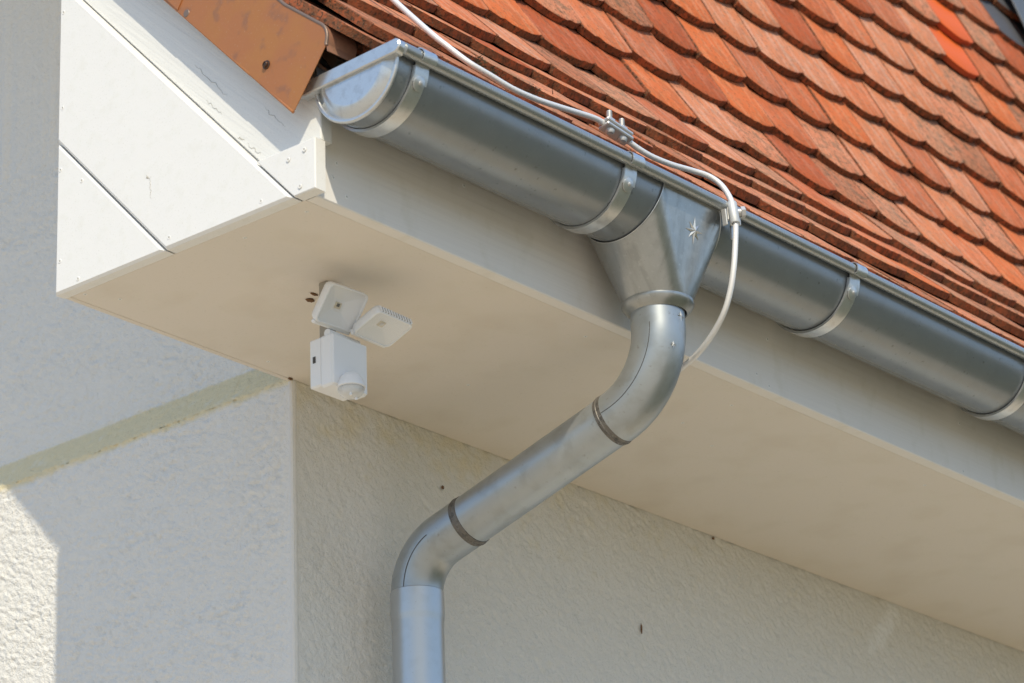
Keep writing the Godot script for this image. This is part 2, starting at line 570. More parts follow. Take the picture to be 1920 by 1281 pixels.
# =====================================================================  surroundings (outside the frame: what lights and mirrors)
func surroundings() -> void:
	var st := mb()
	flat(st)
	quad(st, Vector3(-200, 0, -200), Vector3(200, 0, -200), Vector3(200, 0, 200), Vector3(-200, 0, 200), Vector3.UP)
	var g := obj("ground", st, M.ground, self)
	g.position.y = GROUND_Y
	g.set_meta("kind", "structure")
	g.set_meta("label", "pale gravel ground around the house")
	st = mb()
	flat(st)
	quad(st, Vector3(-0.3, 0, 2.3), Vector3(70, 0, 2.3), Vector3(70, 0, 70), Vector3(-0.3, 0, 70), Vector3.UP)
	var lawn := obj("lawn", st, M.lawn, self)
	lawn.position.y = GROUND_Y + 0.004
	lawn.set_meta("kind", "structure")
	lawn.set_meta("label", "lawn before the eaves side of the house")
	# trees beyond the lawn: the zinc mirrors them
	var first: Node3D
	var k := 0
	for q in [Vector3(19.0, 1.0, 5.5), Vector3(25.0, 1.2, 3.6), Vector3(24.0, 1.05, 9.5), Vector3(31.0, 1.1, 17.0)]:
		var t: Node3D
		if first == null:
			first = tree()
			t = first
		else:
			t = first.duplicate()
			t.name = "tree_%03d" % k
			add_child(t, true)
		t.position = Vector3(q.x, GROUND_Y, q.z)
		t.scale = Vector3.ONE * q.y * 0.62
		t.rotation.y = k * 1.3
		k += 1


func tree() -> Node3D:
	var t := thing("tree", "dark leafy tree standing on the lawn outside the photograph", "tree", Vector3.ZERO, "trees beyond the lawn")
	var r := RandomNumberGenerator.new()
	r.seed = 90
	var st := mb()
	tube(st, [Vector3(0, -0.2, 0), Vector3(0.1, 2.0, 0), Vector3(0.0, 4.5, 0.15), Vector3(0.1, 8.0, 0.1), Vector3(0.0, 11.5, 0.0)], [0.34, 0.27, 0.22, 0.13, 0.03], 12)
	for i in 9:
		var h := 2.6 + i * 0.85
		var d := Vector3.FORWARD.rotated(Vector3.UP, i * 2.4)
		tube(st, [Vector3(0.05, h, 0.1), Vector3(0.05, h + 0.7, 0.1) + d * 1.2, Vector3(0.05, h + 1.5, 0.1) + d * 2.6], [0.09, 0.06, 0.015], 8)
	obj("trunk", st, M.bark, t)
	st = mb()
	flat(st)
	var clumps := []
	for i in 70:
		var d := Vector3(r.randfn(), r.randfn(), r.randfn()).normalized()
		clumps.append(Vector3(0, 7.6, 0) + d * Vector3(3.4, 4.9, 3.4) * pow(r.randf(), 0.4))
	for i in 7000:
		var c: Vector3 = clumps[r.randi() % clumps.size()] + Vector3(r.randfn(), r.randfn() * 0.8, r.randfn()) * 0.55
		var x := Vector3(r.randfn(), r.randfn(), r.randfn()).normalized()
		var y := x.cross(Vector3(r.randfn(), r.randfn(), r.randfn())).normalized()
		var w := r.randf_range(0.09, 0.17)
		quad(st, c - x * w, c - y * w * 0.6, c + x * w, c + y * w * 0.6, Vector3.UP)
	var cr := obj("crown", st, M.leaf, t)
	cr.set_meta("kind", "stuff")
	return t


# =====================================================================  walls
func wall_noise() -> Array:
	var a := FastNoiseLite.new()
	a.seed = 21
	a.frequency = 33.0
	a.fractal_octaves = 3
	var b := FastNoiseLite.new()
	b.seed = 22
	b.frequency = 60.0
	b.fractal_octaves = 2
	var c := FastNoiseLite.new()
	c.seed = 23
	c.frequency = 5.0
	c.fractal_octaves = 3
	return [a, b, c]


func axis_steps(from: float, to: float, fine0: float, fine1: float, step: float) -> PackedFloat32Array:
	var out := PackedFloat32Array()
	var x := from
	while x < fine0 - 0.6:
		out.append(x)
		x += 0.6
	x = fine0
	while x < fine1 + step * 0.5:
		out.append(x)
		x += step
	x = fine1 + 0.6
	while x < to:
		out.append(x)
		x += 0.6
	if out[out.size() - 1] < to - 0.01:
		out.append(to)
	return out


func walls(house: Node3D) -> void:
	var ns := wall_noise()
	var white := Color(0.750, 0.732, 0.682)
	var algae := Color(0.74, 0.635, 0.385)
	# gable wall: lower leaf, sloping ledge, upper leaf set back; one sheet of render each
	var zs := axis_steps(-7.0, 0.0, -1.35, 0.0, 0.006)
	var prof := func(y: float) -> float:      # x of the wall's face at height y (ledge between 0.0 and 0.08)
		if y < 0.004: return 0.0
		if y < 0.016: return 0.006 * pow((y - 0.004) / 0.012, 1.8)
		if y < 0.080: return 0.006 + 0.044 * (y - 0.016) / 0.064
		return 0.050
	var pieces := [["gable_wall", axis_steps(GROUND_Y, 0.004, -0.75, 0.004, 0.0045)], ["wall_ledge", axis_steps(0.004, 0.088, 0.004, 0.088, 0.0042)], ["gable_wall_upper", axis_steps(0.088, 2.6, 0.088, 0.75, 0.0045)]]
	for piece in pieces:
		var ys: PackedFloat32Array = piece[1]
		var st := mb()
		st.set_smooth_group(1)
		for j in ys.size():
			for i in zs.size():
				var y := ys[j]
				var z := zs[i] if y < 1.25 else minf(zs[i], (1.25 - y) * 0.36)
				var x: float = prof.call(y)
				var sag := 0.010 * z * exp(-absf(y - 0.04) * 6.0) if z > -2.0 else 0.0
				var d := relief_at(ns, Vector3(0.3, y * 1.9, z * 0.85)) * (1.0 if z > -1.36 and y > -0.76 and y < 0.76 else 0.0)
				var near_corner := clampf((-z - 0.010) / 0.02, 0.0, 1.0) if y < 0.004 else 1.0
				# yellow algae on the ledge and in ragged patches just under it: patches of growth, seen in the photograph
				var n1: float = ns[2].get_noise_3d(0.0, y * 3.0, z * 2.0)
				var n2: float = ns[0].get_noise_3d(4.0, y, z)
				var m := 0.0
				if y > -0.05 and y < 0.10:
					var t := 1.0 if y > 0.002 and y < 0.078 else maxf(0.0, 1.0 - (0.002 - y) / 0.018) if y <= 0.002 else maxf(0.0, 1.0 - (y - 0.078) / 0.008)
					m = clampf(t * 1.55 - 0.42 + n1 * 0.5 + n2 * 0.45, 0.0, 1.0)
				st.set_color(white.lerp(algae, m * 0.88))
				st.add_vertex(Vector3(x - d * near_corner, y + sag, z))
		grid_faces(st, zs.size(), ys.size(), false)
		var w := obj(piece[0], st, M.render, house)
		w.set_meta("label", {"gable_wall": "lower gable wall with rough white render", "wall_ledge": "sloping ledge stained yellow by algae", "gable_wall_upper": "upper gable wall set back in shade"}[piece[0]])
	# eaves wall under the soffit
	var xs := axis_steps(0.0, 7.5, 0.0, 2.75, 0.007)
	var ys2 := axis_steps(GROUND_Y, 0.015, -0.95, 0.015, 0.005)
	var st2 := mb()
	st2.set_smooth_group(1)
	for j in ys2.size():
		for i in xs.size():
			var x := xs[i]
			var y := ys2[j]
			var d := relief_at(ns, Vector3(x * 0.95 + 7.0, y * 1.35, 0.0)) * (0.8 if x < 2.76 and y > -0.96 else 0.0)
			var c := white
			var n1: float = ns[2].get_noise_3d(x * 2.0, y * 3.0, 9.0)
			var n2: float = ns[0].get_noise_3d(x, y, 3.0)
			# algae speckle along the top of the wall, left part
			var t := maxf(0.0, 1.0 + y / 0.20) * clampf(1.4 - x * 0.9, 0.0, 1.0)
			c = c.lerp(algae, clampf(t * 0.9 - 0.35 + n1 * 0.8 + n2 * 0.4, 0.0, 1.0) * 0.55)
			# a patch of lighter filler near the right end
			var u := Vector2((x - 2.03 - (y + 0.06) * 0.9) / 0.035, (y + 0.065) / 0.075)
			c = c.lerp(Color(0.86, 0.86, 0.84), clampf(1.6 - u.length() * 1.3 + n2 * 0.9, 0.0, 1.0) * 0.8)
			st2.set_color(c)
			st2.add_vertex(Vector3(x, y, d * clampf((x - 0.010) / 0.02, 0.0, 1.0)))
	grid_faces(st2, xs.size(), ys2.size(), true)
	var ew := obj("eaves_wall", st2, M.render, house)
	ew.set_meta("label", "shaded eaves wall under the soffit")
	# rounded corner trim
	var cb := mb()
	tube(cb, [Vector3(0.0062, GROUND_Y, -0.0062), Vector3(0.0062, -0.5, -0.0062), Vector3(0.0062, -0.001, -0.0062)], 0.0080, 16, false)
	obj("corner_bead", cb, M.bead, house)
	# body of the house behind the render
	var core := mb()
	box(core, Transform3D(Basis(), Vector3(3.79, -1.55, -3.53)), Vector3(7.4, 4.9, 6.9), 0.0)
	obj("wall_core", core, M.render_plain, house)


func relief_at(ns: Array, p: Vector3) -> float:
	# trowelled render: soft swells, short horizontal drag pits, fine grain
	var a: float = ns[0].get_noise_3dv(p)
	var b: float = ns[1].get_noise_3dv(p)
	var c: float = ns[2].get_noise_3dv(p * 0.9)
	var pit := smoothstep(0.10, 0.30, a + b * 0.45) * clampf(0.85 + c * 0.7, 0.3, 1.2)
	return a * 0.0026 + b * 0.0030 + c * 0.0014 - pit * 0.0046


func grid_faces(st: SurfaceTool, nx: int, ny: int, flip: bool) -> void:
	for j in ny - 1:
		for i in nx - 1:
			var a := j * nx + i
			var b := a + 1
			var c := a + nx
			var d := c + 1
			if flip:
				for k in [a, c, b, b, c, d]:
					st.add_index(k)
			else:
				for k in [a, c, b, b, c, d]:
					st.add_index(k)


# =====================================================================  boxed eaves and gable boards
func eaves(house: Node3D) -> void:
	var T47 := tan(deg_to_rad(46.97))
	# soffit: one painted panel, and a thin closing strip along its back edge beyond the wall corner
	var st := mb()
	box(st, Transform3D(Basis(), Vector3(3.46, 0.011, 0.29775)), Vector3(8.08, 0.022, 0.5945), 0.0008)
	var so := obj("soffit", st, M.soffit, house)
	so.set_meta("label", "cream painted soffit panel")
	st = mb()
	box(st, Transform3D(Basis(), Vector3(-0.2885, 0.012, -0.0088)), Vector3(0.585, 0.022, 0.0128), 0.0012)
	obj("soffit_strip", st, M.soffit, house)
	# fascia
	st = mb()
	extrude_uv(st, 0.0, 0.2)
	var fa := obj("fascia_board", st, M.fascia, house)
	fa.set_meta("label", "white painted fascia board behind the gutter")
	# boards of the gable side, outer face x = -0.606
	var gp := gable_plane(-0.581)
	var zb := -0.0155
	var g := 0.0022
	var L := PackedVector2Array([Vector2(zb, 0), Vector2(0.2735 - g, 0), Vector2(zb, (0.2735 - g - zb) * T47)])
	st = mb()
	extrude(st, L, gp, 0.025, 0.0045)
	obj("gable_board", st, M.paint, house)
	var line2 := func(z: float) -> float: return 0.588 - (z - 0.0398) * T47
	var zl := 0.0398 + 0.588 / T47
	var Mid := PackedVector2Array([Vector2(zb, (0.2735 + g - zb) * T47), Vector2(0.2735 + g, 0), Vector2(zl - g, 0), Vector2(zb, line2.call(zb) - g * 1.4)])
	st = mb()
	extrude(st, Mid, gp, 0.0265, 0.0050)
	obj("gable_board", st, M.paint, house)
	var yg := 0.0965
	var zg: float = 0.0398 + (0.588 - yg) / T47
	var G := PackedVector2Array([Vector2(zl + g, 0), Vector2(0.6425, 0), Vector2(0.6425, yg), Vector2(zg + g, yg)])
	st = mb()
	extrude(st, G, gp, 0.0252, 0.0018)
	obj("gable_board", st, M.paint, house)
	# backing behind the boards
	st = mb()
	extrude(st, PackedVector2Array([Vector2(zb + 0.001, 0.024), Vector2(0.6180, 0.024), Vector2(0.6180, 0.150), Vector2(0.5400, 0.180), Vector2(zb + 0.001, 0.690)]), gable_plane(-0.5585), 0.0215, 0.0)
	obj("board_backing", st, M.paint, house)
	# barge board above them, rough sawn, set back 16 mm; it runs on up the verge beyond the frame
	var zu := -1.6
	var U := PackedVector2Array([Vector2(zu, line2.call(zu) - 0.028), Vector2(zb, line2.call(zb) - 0.028), Vector2(zb + 0.0005, line2.call(zb)), Vector2(zg, yg + 0.0025), Vector2(0.6405, yg + 0.0025), Vector2(0.6400, 0.150), Vector2(0.628, 0.190), Vector2(0.610, 0.230), Vector2(zu, 0.230 + (0.610 - zu) * T47)])
	st = mb()
	extrude(st, U, gable_plane(-0.562), 0.027, 0.002)
	var bb := obj_uv_zy("barge_board", st, M.rough_wood, house, 43.0)
	bb.set_meta("label", "rough sawn white barge board under the copper")
	# closing panel at the back of the box, soffit of the verge above it
	st = mb()
	box(st, Transform3D(Basis(), Vector3(-0.2655, 0.335, -0.0075)), Vector3(0.625, 0.600, 0.0150), 0.001)
	obj("box_back_panel", st, M.paint, house)
	st = mb()
	var y0: float = line2.call(zb)
	var rs := strip(PackedVector2Array([Vector2(zb, y0 - 0.02), Vector2(-1.6, y0 - 0.02 + 1.5845 * T47)]), -0.02)
	extrude(st, rs, along_eaves(-0.5615), 0.62, 0.0)
	obj("verge_soffit", st, M.paint, house)
	# the side of the verge above the barge board, out of the frame
	st = mb()
	var S := PackedVector2Array([Vector2(-1.6, 2.60), Vector2(0.30, 0.575), Vector2(0.22, 0.72), Vector2(0.02, 1.08), Vector2(-0.20, 1.62), Vector2(-0.46, 2.38), Vector2(-0.7, 2.9), Vector2(-1.6, 2.9)])
	extrude(st, S, gable_plane(-0.562), 0.024, 0.0)
	obj("verge_panel", st, M.paint, house)
	# cracks where the paint has lifted
	var cr := RandomNumberGenerator.new()
	cr.seed = 5
	for q in [[Vector2(0.330, 0.355), Vector2(0.412, 0.262), -0.5893], [Vector2(0.505, 0.205), Vector2(0.555, 0.150), -0.5893], [Vector2(0.462, 0.150), Vector2(0.496, 0.118), -0.5893], [Vector2(0.440, 0.172), Vector2(0.456, 0.158), -0.5893], [Vector2(0.236, 0.155), Vector2(0.238, 0.110), -0.6078], [Vector2(0.225, 0.160), Vector2(0.234, 0.152), -0.6078], [Vector2(0.36, 0.272), Vector2(0.40, 0.230), -0.5893]]:
		var pts := []
		var a: Vector2 = q[0]
		var b: Vector2 = q[1]
		for i in 12:
			var w := a.lerp(b, i / 11.0) + (b - a).orthogonal().normalized() * cr.randf_range(-0.003, 0.003)
			pts.append(Vector3(q[2], w.y, w.x))
		st = mb()
		var rr := []
		for i in 12:
			rr.append(0.0005 * sin(PI * (i + 0.3) / 11.6) * cr.randf_range(0.5, 1.2) + 0.0001)
		tube(st, pts, rr, 6)
		obj("paint_crack", st, M.dimple, house)
	# nail heads in the boards, the soffit and the fascia
	for p in [Vector2(-0.0043, 0.5773), Vector2(-0.0021, 0.3757), Vector2(-0.0060, 0.2495), Vector2(-0.0027, 0.0641), Vector2(0.0471, 0.0137), Vector2(0.2850, 0.0197), Vector2(0.5130, 0.0161), Vector2(0.6175, 0.0799), Vector2(0.6064, 0.0138), Vector2(0.5791, 0.0735), Vector2(0.0527, 0.2083)]:
		nail(house, Vector3(-0.6063 if p.x < 0.25 and p.y < 0.25 else -0.6076, p.y, p.x), Vector3(-1, 0, 0), 0.0031)
	for p in [Vector2(-0.5458, 0.5635), Vector2(-0.5431, 0.4101), Vector2(-0.5701, 0.0277), Vector2(-0.5101, 0.0560), Vector2(-0.1004, 0.0331), Vector2(0.2669, 0.2227), Vector2(0.2383, 0.5452), Vector2(0.7299, 0.5225), Vector2(0.7372, 0.3917), Vector2(0.8871, 0.3525), Vector2(1.4144, 0.5280)]:
		nail(house, Vector3(p.x, -0.0002, p.y), Vector3(0, -1, 0), 0.0028)
	for p in [Vector2(-0.5293, 0.0795), Vector2(-0.5379, 0.0490), Vector2(-0.5049, 0.0234), Vector2(0.6857, 0.0278), Vector2(0.7251, 0.0125), Vector2(1.4283, 0.1214), Vector2(1.4256, 0.0103), Vector2(0.7307, 0.1156), Vector2(-0.1914, 0.1492)]:
		nail(house, Vector3(p.x, p.y, 0.6207), Vector3(0, 0, 1), 0.0028)


func nail(parent: Node, at: Vector3, out: Vector3, r: float) -> void:
	if not M.has("nail_mesh"):
		var st := mb()
		# a filled nail hole: a low ring of filler round a small dark pit
		lathe(st, Transform3D(), [Vector2(1.5, -0.1), Vector2(1.35, 0.10), Vector2(0.95, 0.22), Vector2(0.62, 0.05)], 12)
		st.generate_normals()
		var me := st.commit()
		me.surface_set_material(0, M.paint)
		var s2 := mb()
		lathe(s2, Transform3D(), [Vector2(0.64, 0.04), Vector2(0.3, -0.02), Vector2(0.0, -0.02)], 10)
		s2.generate_normals()
		s2.commit(me)
		me.surface_set_material(1, M.dimple)
		M.nail_mesh = me
	var t := aim(at, out, rng.randf() * TAU)
	t.basis = t.basis.scaled(Vector3.ONE * r)
	inst("nail_head", M.nail_mesh, t, parent)


# fascia board with uv along its length
func extrude_uv(st: SurfaceTool, y0: float, h: float) -> void:
	flat(st)
	var x0 := -0.5795
	var x1 := 7.5
	var z0 := 0.5955
	var z1 := 0.6205
	var c := 0.002
	var sec := [Vector2(z0, y0), Vector2(z1 - c, y0), Vector2(z1, y0 + c), Vector2(z1, y0 + h), Vector2(z0, y0 + h)]
	var run := 0.0
	for i in sec.size():
		var a: Vector2 = sec[i]
		var b: Vector2 = sec[(i + 1) % sec.size()]
		var d := a.distance_to(b)
		var vs := [Vector3(x0, a.y, a.x), Vector3(x1, a.y, a.x), Vector3(x1, b.y, b.x), Vector3(x0, b.y, b.x)]
		var uv := [Vector2(x0, run), Vector2(x1, run), Vector2(x1, run + d), Vector2(x0, run + d)]
		for k in [0, 2, 1, 0, 3, 2]:
			st.set_uv(uv[k])
			st.add_vertex(vs[k])
		run += d


# commits a mesh with uv taken in the (z, y) plane, turned by an angle: the grain of a board
func obj_uv_zy(called: String, st: SurfaceTool, m: Material, parent: Node, deg: float) -> MeshInstance3D:
	st.generate_normals()
	var src := st.commit_to_arrays()
	var v: PackedVector3Array = src[Mesh.ARRAY_VERTEX]
	var uv := PackedVector2Array()
	var a := deg_to_rad(-deg)
	for p in v:
		uv.append(Vector2(p.z * cos(a) - p.y * -sin(a), -p.z * sin(a) + p.y * cos(a)))
	src[Mesh.ARRAY_TEX_UV] = uv
	var me := ArrayMesh.new()
	me.add_surface_from_arrays(Mesh.PRIMITIVE_TRIANGLES, src)
	var o := MeshInstance3D.new()
	o.name = called
	o.mesh = me
	o.material_override = m
	parent.add_child(o, true)
	return o


# =====================================================================  copper on the verge
func verge_flashing(house: Node3D) -> void:
	var fl := Node3D.new()
	fl.name = "verge_flashing"
	fl.set_meta("label", "browned copper sheet over the verge, fixed by one screw")
	house.add_child(fl, true)
	var T := tan(deg_to_rad(47.3))
	# face sheet of the lowest length: bottom tip, slanted end, rounded top corner
	var face := PackedVector2Array([Vector2(0.320, 0.4575), Vector2(0.6167, 0.1419), Vector2(0.6960, 0.2440)])
	var ctr := Vector2(0.664, 0.262)
	for k in 7:
		face.append(ctr + Vector2.from_angle(deg_to_rad(-22.0 + k * 11.5)) * 0.034)
	face.append(Vector2(0.5970, 0.3600))
	face.append(Vector2(0.36, 0.6160))
	face.append(Vector2(0.290, 0.690))
	face.append(Vector2(0.230, 0.5520))
	var st := mb()
	extrude(st, face, gable_plane(-0.631), 0.0014, 0.0)
	obj("face_sheet", st, M.copper, fl)
	# the length above laps over it
	var up := PackedVector2Array([Vector2(0.3320, 0.4470), Vector2(0.3480, 0.4720), Vector2(0.3560, 0.5300), Vector2(0.345, 0.6340), Vector2(-1.0, 2.10), Vector2(-1.0, 1.8900)])
	st = mb()
	extrude(st, up, gable_plane(-0.6326), 0.0022, 0.0004)
	obj("face_sheet", st, M.copper, fl)
	# drip fold along the lower edge
	st = mb()
	tube(st, [Vector3(-0.6295, 1.7690, -0.92), Vector3(-0.6295, 0.4490, 0.3280), Vector3(-0.6300, 0.2560, 0.5095), Vector3(-0.6290, 0.2530, 0.5130), Vector3(-0.6305, 0.1445, 0.6150)], 0.0030, 8)
	obj("drip_fold", st, M.copper, fl)
	# hem along the top edge and round the corner
	st = mb()
	var hem := [Vector3(-0.631, 2.10, -1.0), Vector3(-0.631, 0.616, 0.36), Vector3(-0.631, 0.3600, 0.5970)]
	for k in 7:
		var p := ctr + Vector2.from_angle(deg_to_rad(47.0 - k * 11.5)) * 0.034
		hem.append(Vector3(-0.631, p.y, p.x))
	hem.append(Vector3(-0.631, 0.2440, 0.6960))
	tube(st, hem, 0.0032, 8)
	obj("hem", st, M.copper_hem, fl)
	# cap: lies over the tile edges and turns down at the eaves end
	var cap := PackedVector2Array([Vector2(-1.0, 2.1010), Vector2(0.36, 0.6190), Vector2(0.5985, 0.3625)])
	for k in 7:
		cap.append(ctr + Vector2.from_angle(deg_to_rad(47.0 - k * 12.0)) * 0.036)
	cap.append(Vector2(0.6985, 0.2330))
	st = mb()
	extrude(st, strip(cap, -0.0016), along_eaves(-0.6305), 0.072, 0.0, 25.0)
	obj("cap_sheet", st, M.copper_top, fl)
	# screw with its washer
	st = mb()
	lathe(st, aim(Vector3(-0.6324, 0.2567, 0.5535), Vector3(-1, 0, 0)), [Vector2(0.0085, -0.001), Vector2(0.0085, 0.0012), Vector2(0.0062, 0.0022), Vector2(0.0058, 0.0050), Vector2(0.0042, 0.0062), Vector2(0.0036, 0.0048), Vector2(0.0, 0.0048)], 16)
	obj("screw", st, M.screw, fl)
	# solder blob at the lap
	st = mb()
	lathe(st, aim(Vector3(-0.6322, 0.4330, 0.3530), Vector3(-1, 0, 0)), [Vector2(0.009, -0.001), Vector2(0.007, 0.001), Vector2(0.0, 0.0018)], 10)
	obj("solder_spot", st, M.copper_hem, fl)


# =====================================================================  roof
func tile_mesh(w: float, length: float, thick: float, sag: float, sd: int) -> ArrayMesh:
	var r := RandomNumberGenerator.new()
	r.seed = sd
	# outline in (x, z): z grows down the slope, side corners at z = 0, tip at z = sag
	var arc := PackedVector2Array()
	var n := 11
	for k in n + 1:
		var u := -1.0 + 2.0 * k / n
		var j := r.randf_range(-0.0014, 0.0014) if k > 0 and k < n else 0.0
		arc.append(Vector2(u * w * 0.5, sag * (1.0 - pow(absf(u), 2.2)) + j))
	for chip in r.randi_range(0, 2):        # chipped spot on the rim
		var k := r.randi_range(2, n - 2)
		arc[k].y -= r.randf_range(0.002, 0.006)
	var off := Vector2(r.randf() * 3.0, r.randf() * 3.0)
	var b := 0.0018
	var bow := r.randf_range(-0.0015, 0.0025)
	var me := ArrayMesh.new()
	var st := mb()
	st.set_smooth_group(1)
	var put := func(p: Vector3) -> void:
		st.set_uv(off + Vector2(p.x, p.z) * 2.3)
		st.set_uv2(Vector2(p.x / 0.18 + 0.5, (0.03 - p.z) / 0.39))
		st.add_vertex(p)
	var top := func(p: Vector2, down: float, k: float) -> Vector3:
		var q := Vector2(p.x * k, p.y)
		return Vector3(q.x, -down + bow * (1.0 - pow(q.x / (w * 0.5), 2.0)), q.y)
	var inner := []
	for p in arc:
		inner.append(Vector2(p.x * (1.0 - 2.0 * b / w), p.y - b))
	# top face as strips towards the head, then the bevel along the rim
	for i in n:
		var rows := [0.0, -0.06, -0.14, -length]
		for k in rows.size() - 1:
			var a0: Vector3 = top.call(inner[i] if k == 0 else Vector2(inner[i].x, rows[k]), 0.0, 1.0)
			var a1: Vector3 = top.call(inner[i + 1] if k == 0 else Vector2(inner[i + 1].x, rows[k]), 0.0, 1.0)
			var b0: Vector3 = top.call(Vector2(inner[i].x, rows[k + 1]), 0.0, 1.0)
			var b1: Vector3 = top.call(Vector2(inner[i + 1].x, rows[k + 1]), 0.0, 1.0)
			for p in [a0, b0, a1, a1, b0, b1]:
				put.call(p)
		var e0: Vector3 = top.call(arc[i], b, 1.0)
		var e1: Vector3 = top.call(arc[i + 1], b, 1.0)
		var f0: Vector3 = top.call(inner[i], 0.0, 1.0)
		var f1: Vector3 = top.call(inner[i + 1], 0.0, 1.0)
		for p in [e0, f0, e1, e1, f0, f1]:
			put.call(p)
	st.generate_normals()
	st.commit(me)
	# rim and underside
	st = mb()
	st.set_smooth_group(1)
	for i in n:
		var e0: Vector3 = top.call(arc[i], b, 1.0)
		var e1: Vector3 = top.call(arc[i + 1], b, 1.0)
		quad(st, e0, e1, Vector3(e1.x, -thick, e1.z), Vector3(e0.x, -thick, e0.z), Vector3(0, 0, 1))
	flat(st)
	for s in [0, n]:
		var e: Vector3 = top.call(arc[s], b, 1.0)
		var f: Vector3 = top.call(inner[s], 0.0, 1.0)
		var x: float = arc[s].x
		quad(st, e, f, Vector3(f.x, f.y, -length), Vector3(x, -b, -length), Vector3(signf(x), 0.6, 0))
		quad(st, e, Vector3(x, -thick, 0), Vector3(x, -thick, -length), Vector3(x, -b, -length), Vector3(signf(x), 0, 0))
	for i in n:
		quad(st, Vector3(arc[i].x, -thick, arc[i].y), Vector3(arc[i + 1].x, -thick, arc[i + 1].y), Vector3(arc[i + 1].x, -thick, -length), Vector3(arc[i].x, -thick, -length), Vector3(0, -1, 0))
	st.generate_normals()
	st.commit(me)
	return me


func roof(house: Node3D) -> void:
	var rf := Node3D.new()
	rf.name = "roof"
	rf.set_meta("label", "red clay plain tiles with rounded ends")
	house.add_child(rf, true)
	var shapes := []
	for k in 12:
		shapes.append(tile_mesh(0.1745, 0.36, 0.0185, 0.027, 400 + k))
	var shapes_short := []      # under-eaves course
	for k in 4:
		shapes_short.append(tile_mesh(0.1745, 0.22, 0.0185, 0.018, 450 + k))
	# course: reference seam, seam spacing, first and last x that the photograph can show
	var courses := [
		[0.73, 0.181, -0.56, 2.1], [0.64, 0.181, -0.56, 2.1], [0.825, 0.186, -0.56, 2.1], [1.012, 0.178, -0.56, 2.3], [1.153, 0.183, -0.56, 2.45], [1.3095, 0.176, -0.50, 2.6], [1.405, 0.178, -0.30, 2.8], [1.634, 0.179, 0.0, 2.95],
		[1.789, 0.177, 0.35, 3.05], [1.763, 0.180, 0.7, 3.15], [1.940, 0.181, 1.05, 3.25], [2.100, 0.180, 1.4, 3.35], [2.355, 0.175, 1.75, 3.45], [2.940, 0.174, 2.1, 3.5], [3.174, 0.178, 2.45, 3.6], [3.090, 0.178, 2.8, 3.7]]
	var rest := []
	var rest_shape: ArrayMesh = shapes[0]
	for i in courses.size():
		var c: Array = courses[i]
		var P: Vector2 = ROOF_ROWS[i]
		var Q: Vector2 = ROOF_ROWS[i + 1]
		var n_out := Vector2(Q.y - P.y, 0)      # placeholder, set below
		var dir := (Q - P).normalized()          # up the slope in (y, z)
		n_out = Vector2(-dir.y, dir.x)           # out of the roof, in (y, z)
		var lay := ((Q - n_out * 0.0200) - P).normalized()
		var up := Vector3(0, lay.x, lay.y)
		var nn := Vector3(0, -lay.y, lay.x)
		var basis := Basis(Vector3(1, 0, 0), nn, -up)
		var k0 := int(floor((-0.64 - c[0]) / c[1])) - 1
		for k in 60:
			var xc: float = c[0] + (k0 + k + 0.5) * c[1]
			if xc < -0.545 or xc > 7.0:
				continue
			var r := rng.randf()
			var jit := Vector3(rng.randf_range(-0.0015, 0.0015), rng.randf_range(-0.001, 0.0035), rng.randf_range(-0.007, 0.007))
			var bs := basis * Basis(Vector3.UP, rng.randf_range(-0.012, 0.012)) * Basis(Vector3.BACK, rng.randf_range(-0.022, 0.022)) * Basis(Vector3.RIGHT, rng.randf_range(-0.012, 0.008))
			bs = bs * Basis.from_scale(Vector3((c[1] - 0.0035) / 0.1745, 1, 1))
			var t := Transform3D(bs, Vector3(xc, P.x, P.y) + basis * jit)
			if xc < c[2] - 0.02 or xc > c[3]:
				rest.append(t)
				continue
			var me: ArrayMesh = shapes[rng.randi() % shapes.size()] if i > 0 else shapes_short[rng.randi() % 4]
			var o := inst("roof_tile", me, t, rf)
			var old: float = [0.95, 0.9, 0.85, 0.75, 0.6, 0.45, 0.25, 0.15, 0.12, 0.12, 0.2, 0.25, 0.4, 0.5, 0.5, 0.5][i]
			if xc > 2.5 and i > 8:
				old += 0.25
			var m: Material = M.old_tiles[rng.randi() % 3] if r < old else M.tiles[rng.randi() % 7]
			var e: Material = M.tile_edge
			if (i == 12 and absf(xc - 2.79) < 0.07) or (i == 13 and absf(xc - 2.853) < 0.06):
				m = M.new_tile
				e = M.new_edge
				o.set_meta("label", "bright orange replacement tile")
			elif (i == 14 and xc > 3.2) or (i == 15 and xc > 3.0) or (i == 14 and xc < 2.85 and xc > 2.7):
				m = M.grey_tile
				o.set_meta("label", "dark grey roof tile")
			o.set_surface_override_material(0, m)
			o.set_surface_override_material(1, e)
	# the rest of the slope, out of the frame, as one mass
	for i in range(16, 26):
		var P := Vector2(2.197, -0.252) + Vector2(0.1505, -0.0515) * (i - 15)
		var nn := Vector3(0, 0.36, 0.933).normalized()
		var b := Basis(Vector3(1, 0, 0), nn, Vector3(1, 0, 0).cross(nn))
		for k in 42:
			rest.append(Transform3D(b, Vector3(-0.50 + k * 0.178 + 0.089 * (i % 2), P.x, P.y)))
	var mm := MultiMesh.new()
	mm.transform_format = MultiMesh.TRANSFORM_3D
	var rest_mesh: ArrayMesh = rest_shape.duplicate()
	rest_mesh.surface_set_material(0, M.tiles[0])
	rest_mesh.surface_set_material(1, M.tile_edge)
	mm.mesh = rest_mesh
	mm.instance_count = rest.size()
	for k in rest.size():
		mm.set_instance_transform(k, rest[k])
	var mi := MultiMeshInstance3D.new()
	mi.name = "roof_tiling"
	mi.multimesh = mm
	mi.set_meta("kind", "stuff")
	rf.add_child(mi, true)
	# boarding under the tiles, ridge and far slope
	var line := PackedVector2Array()
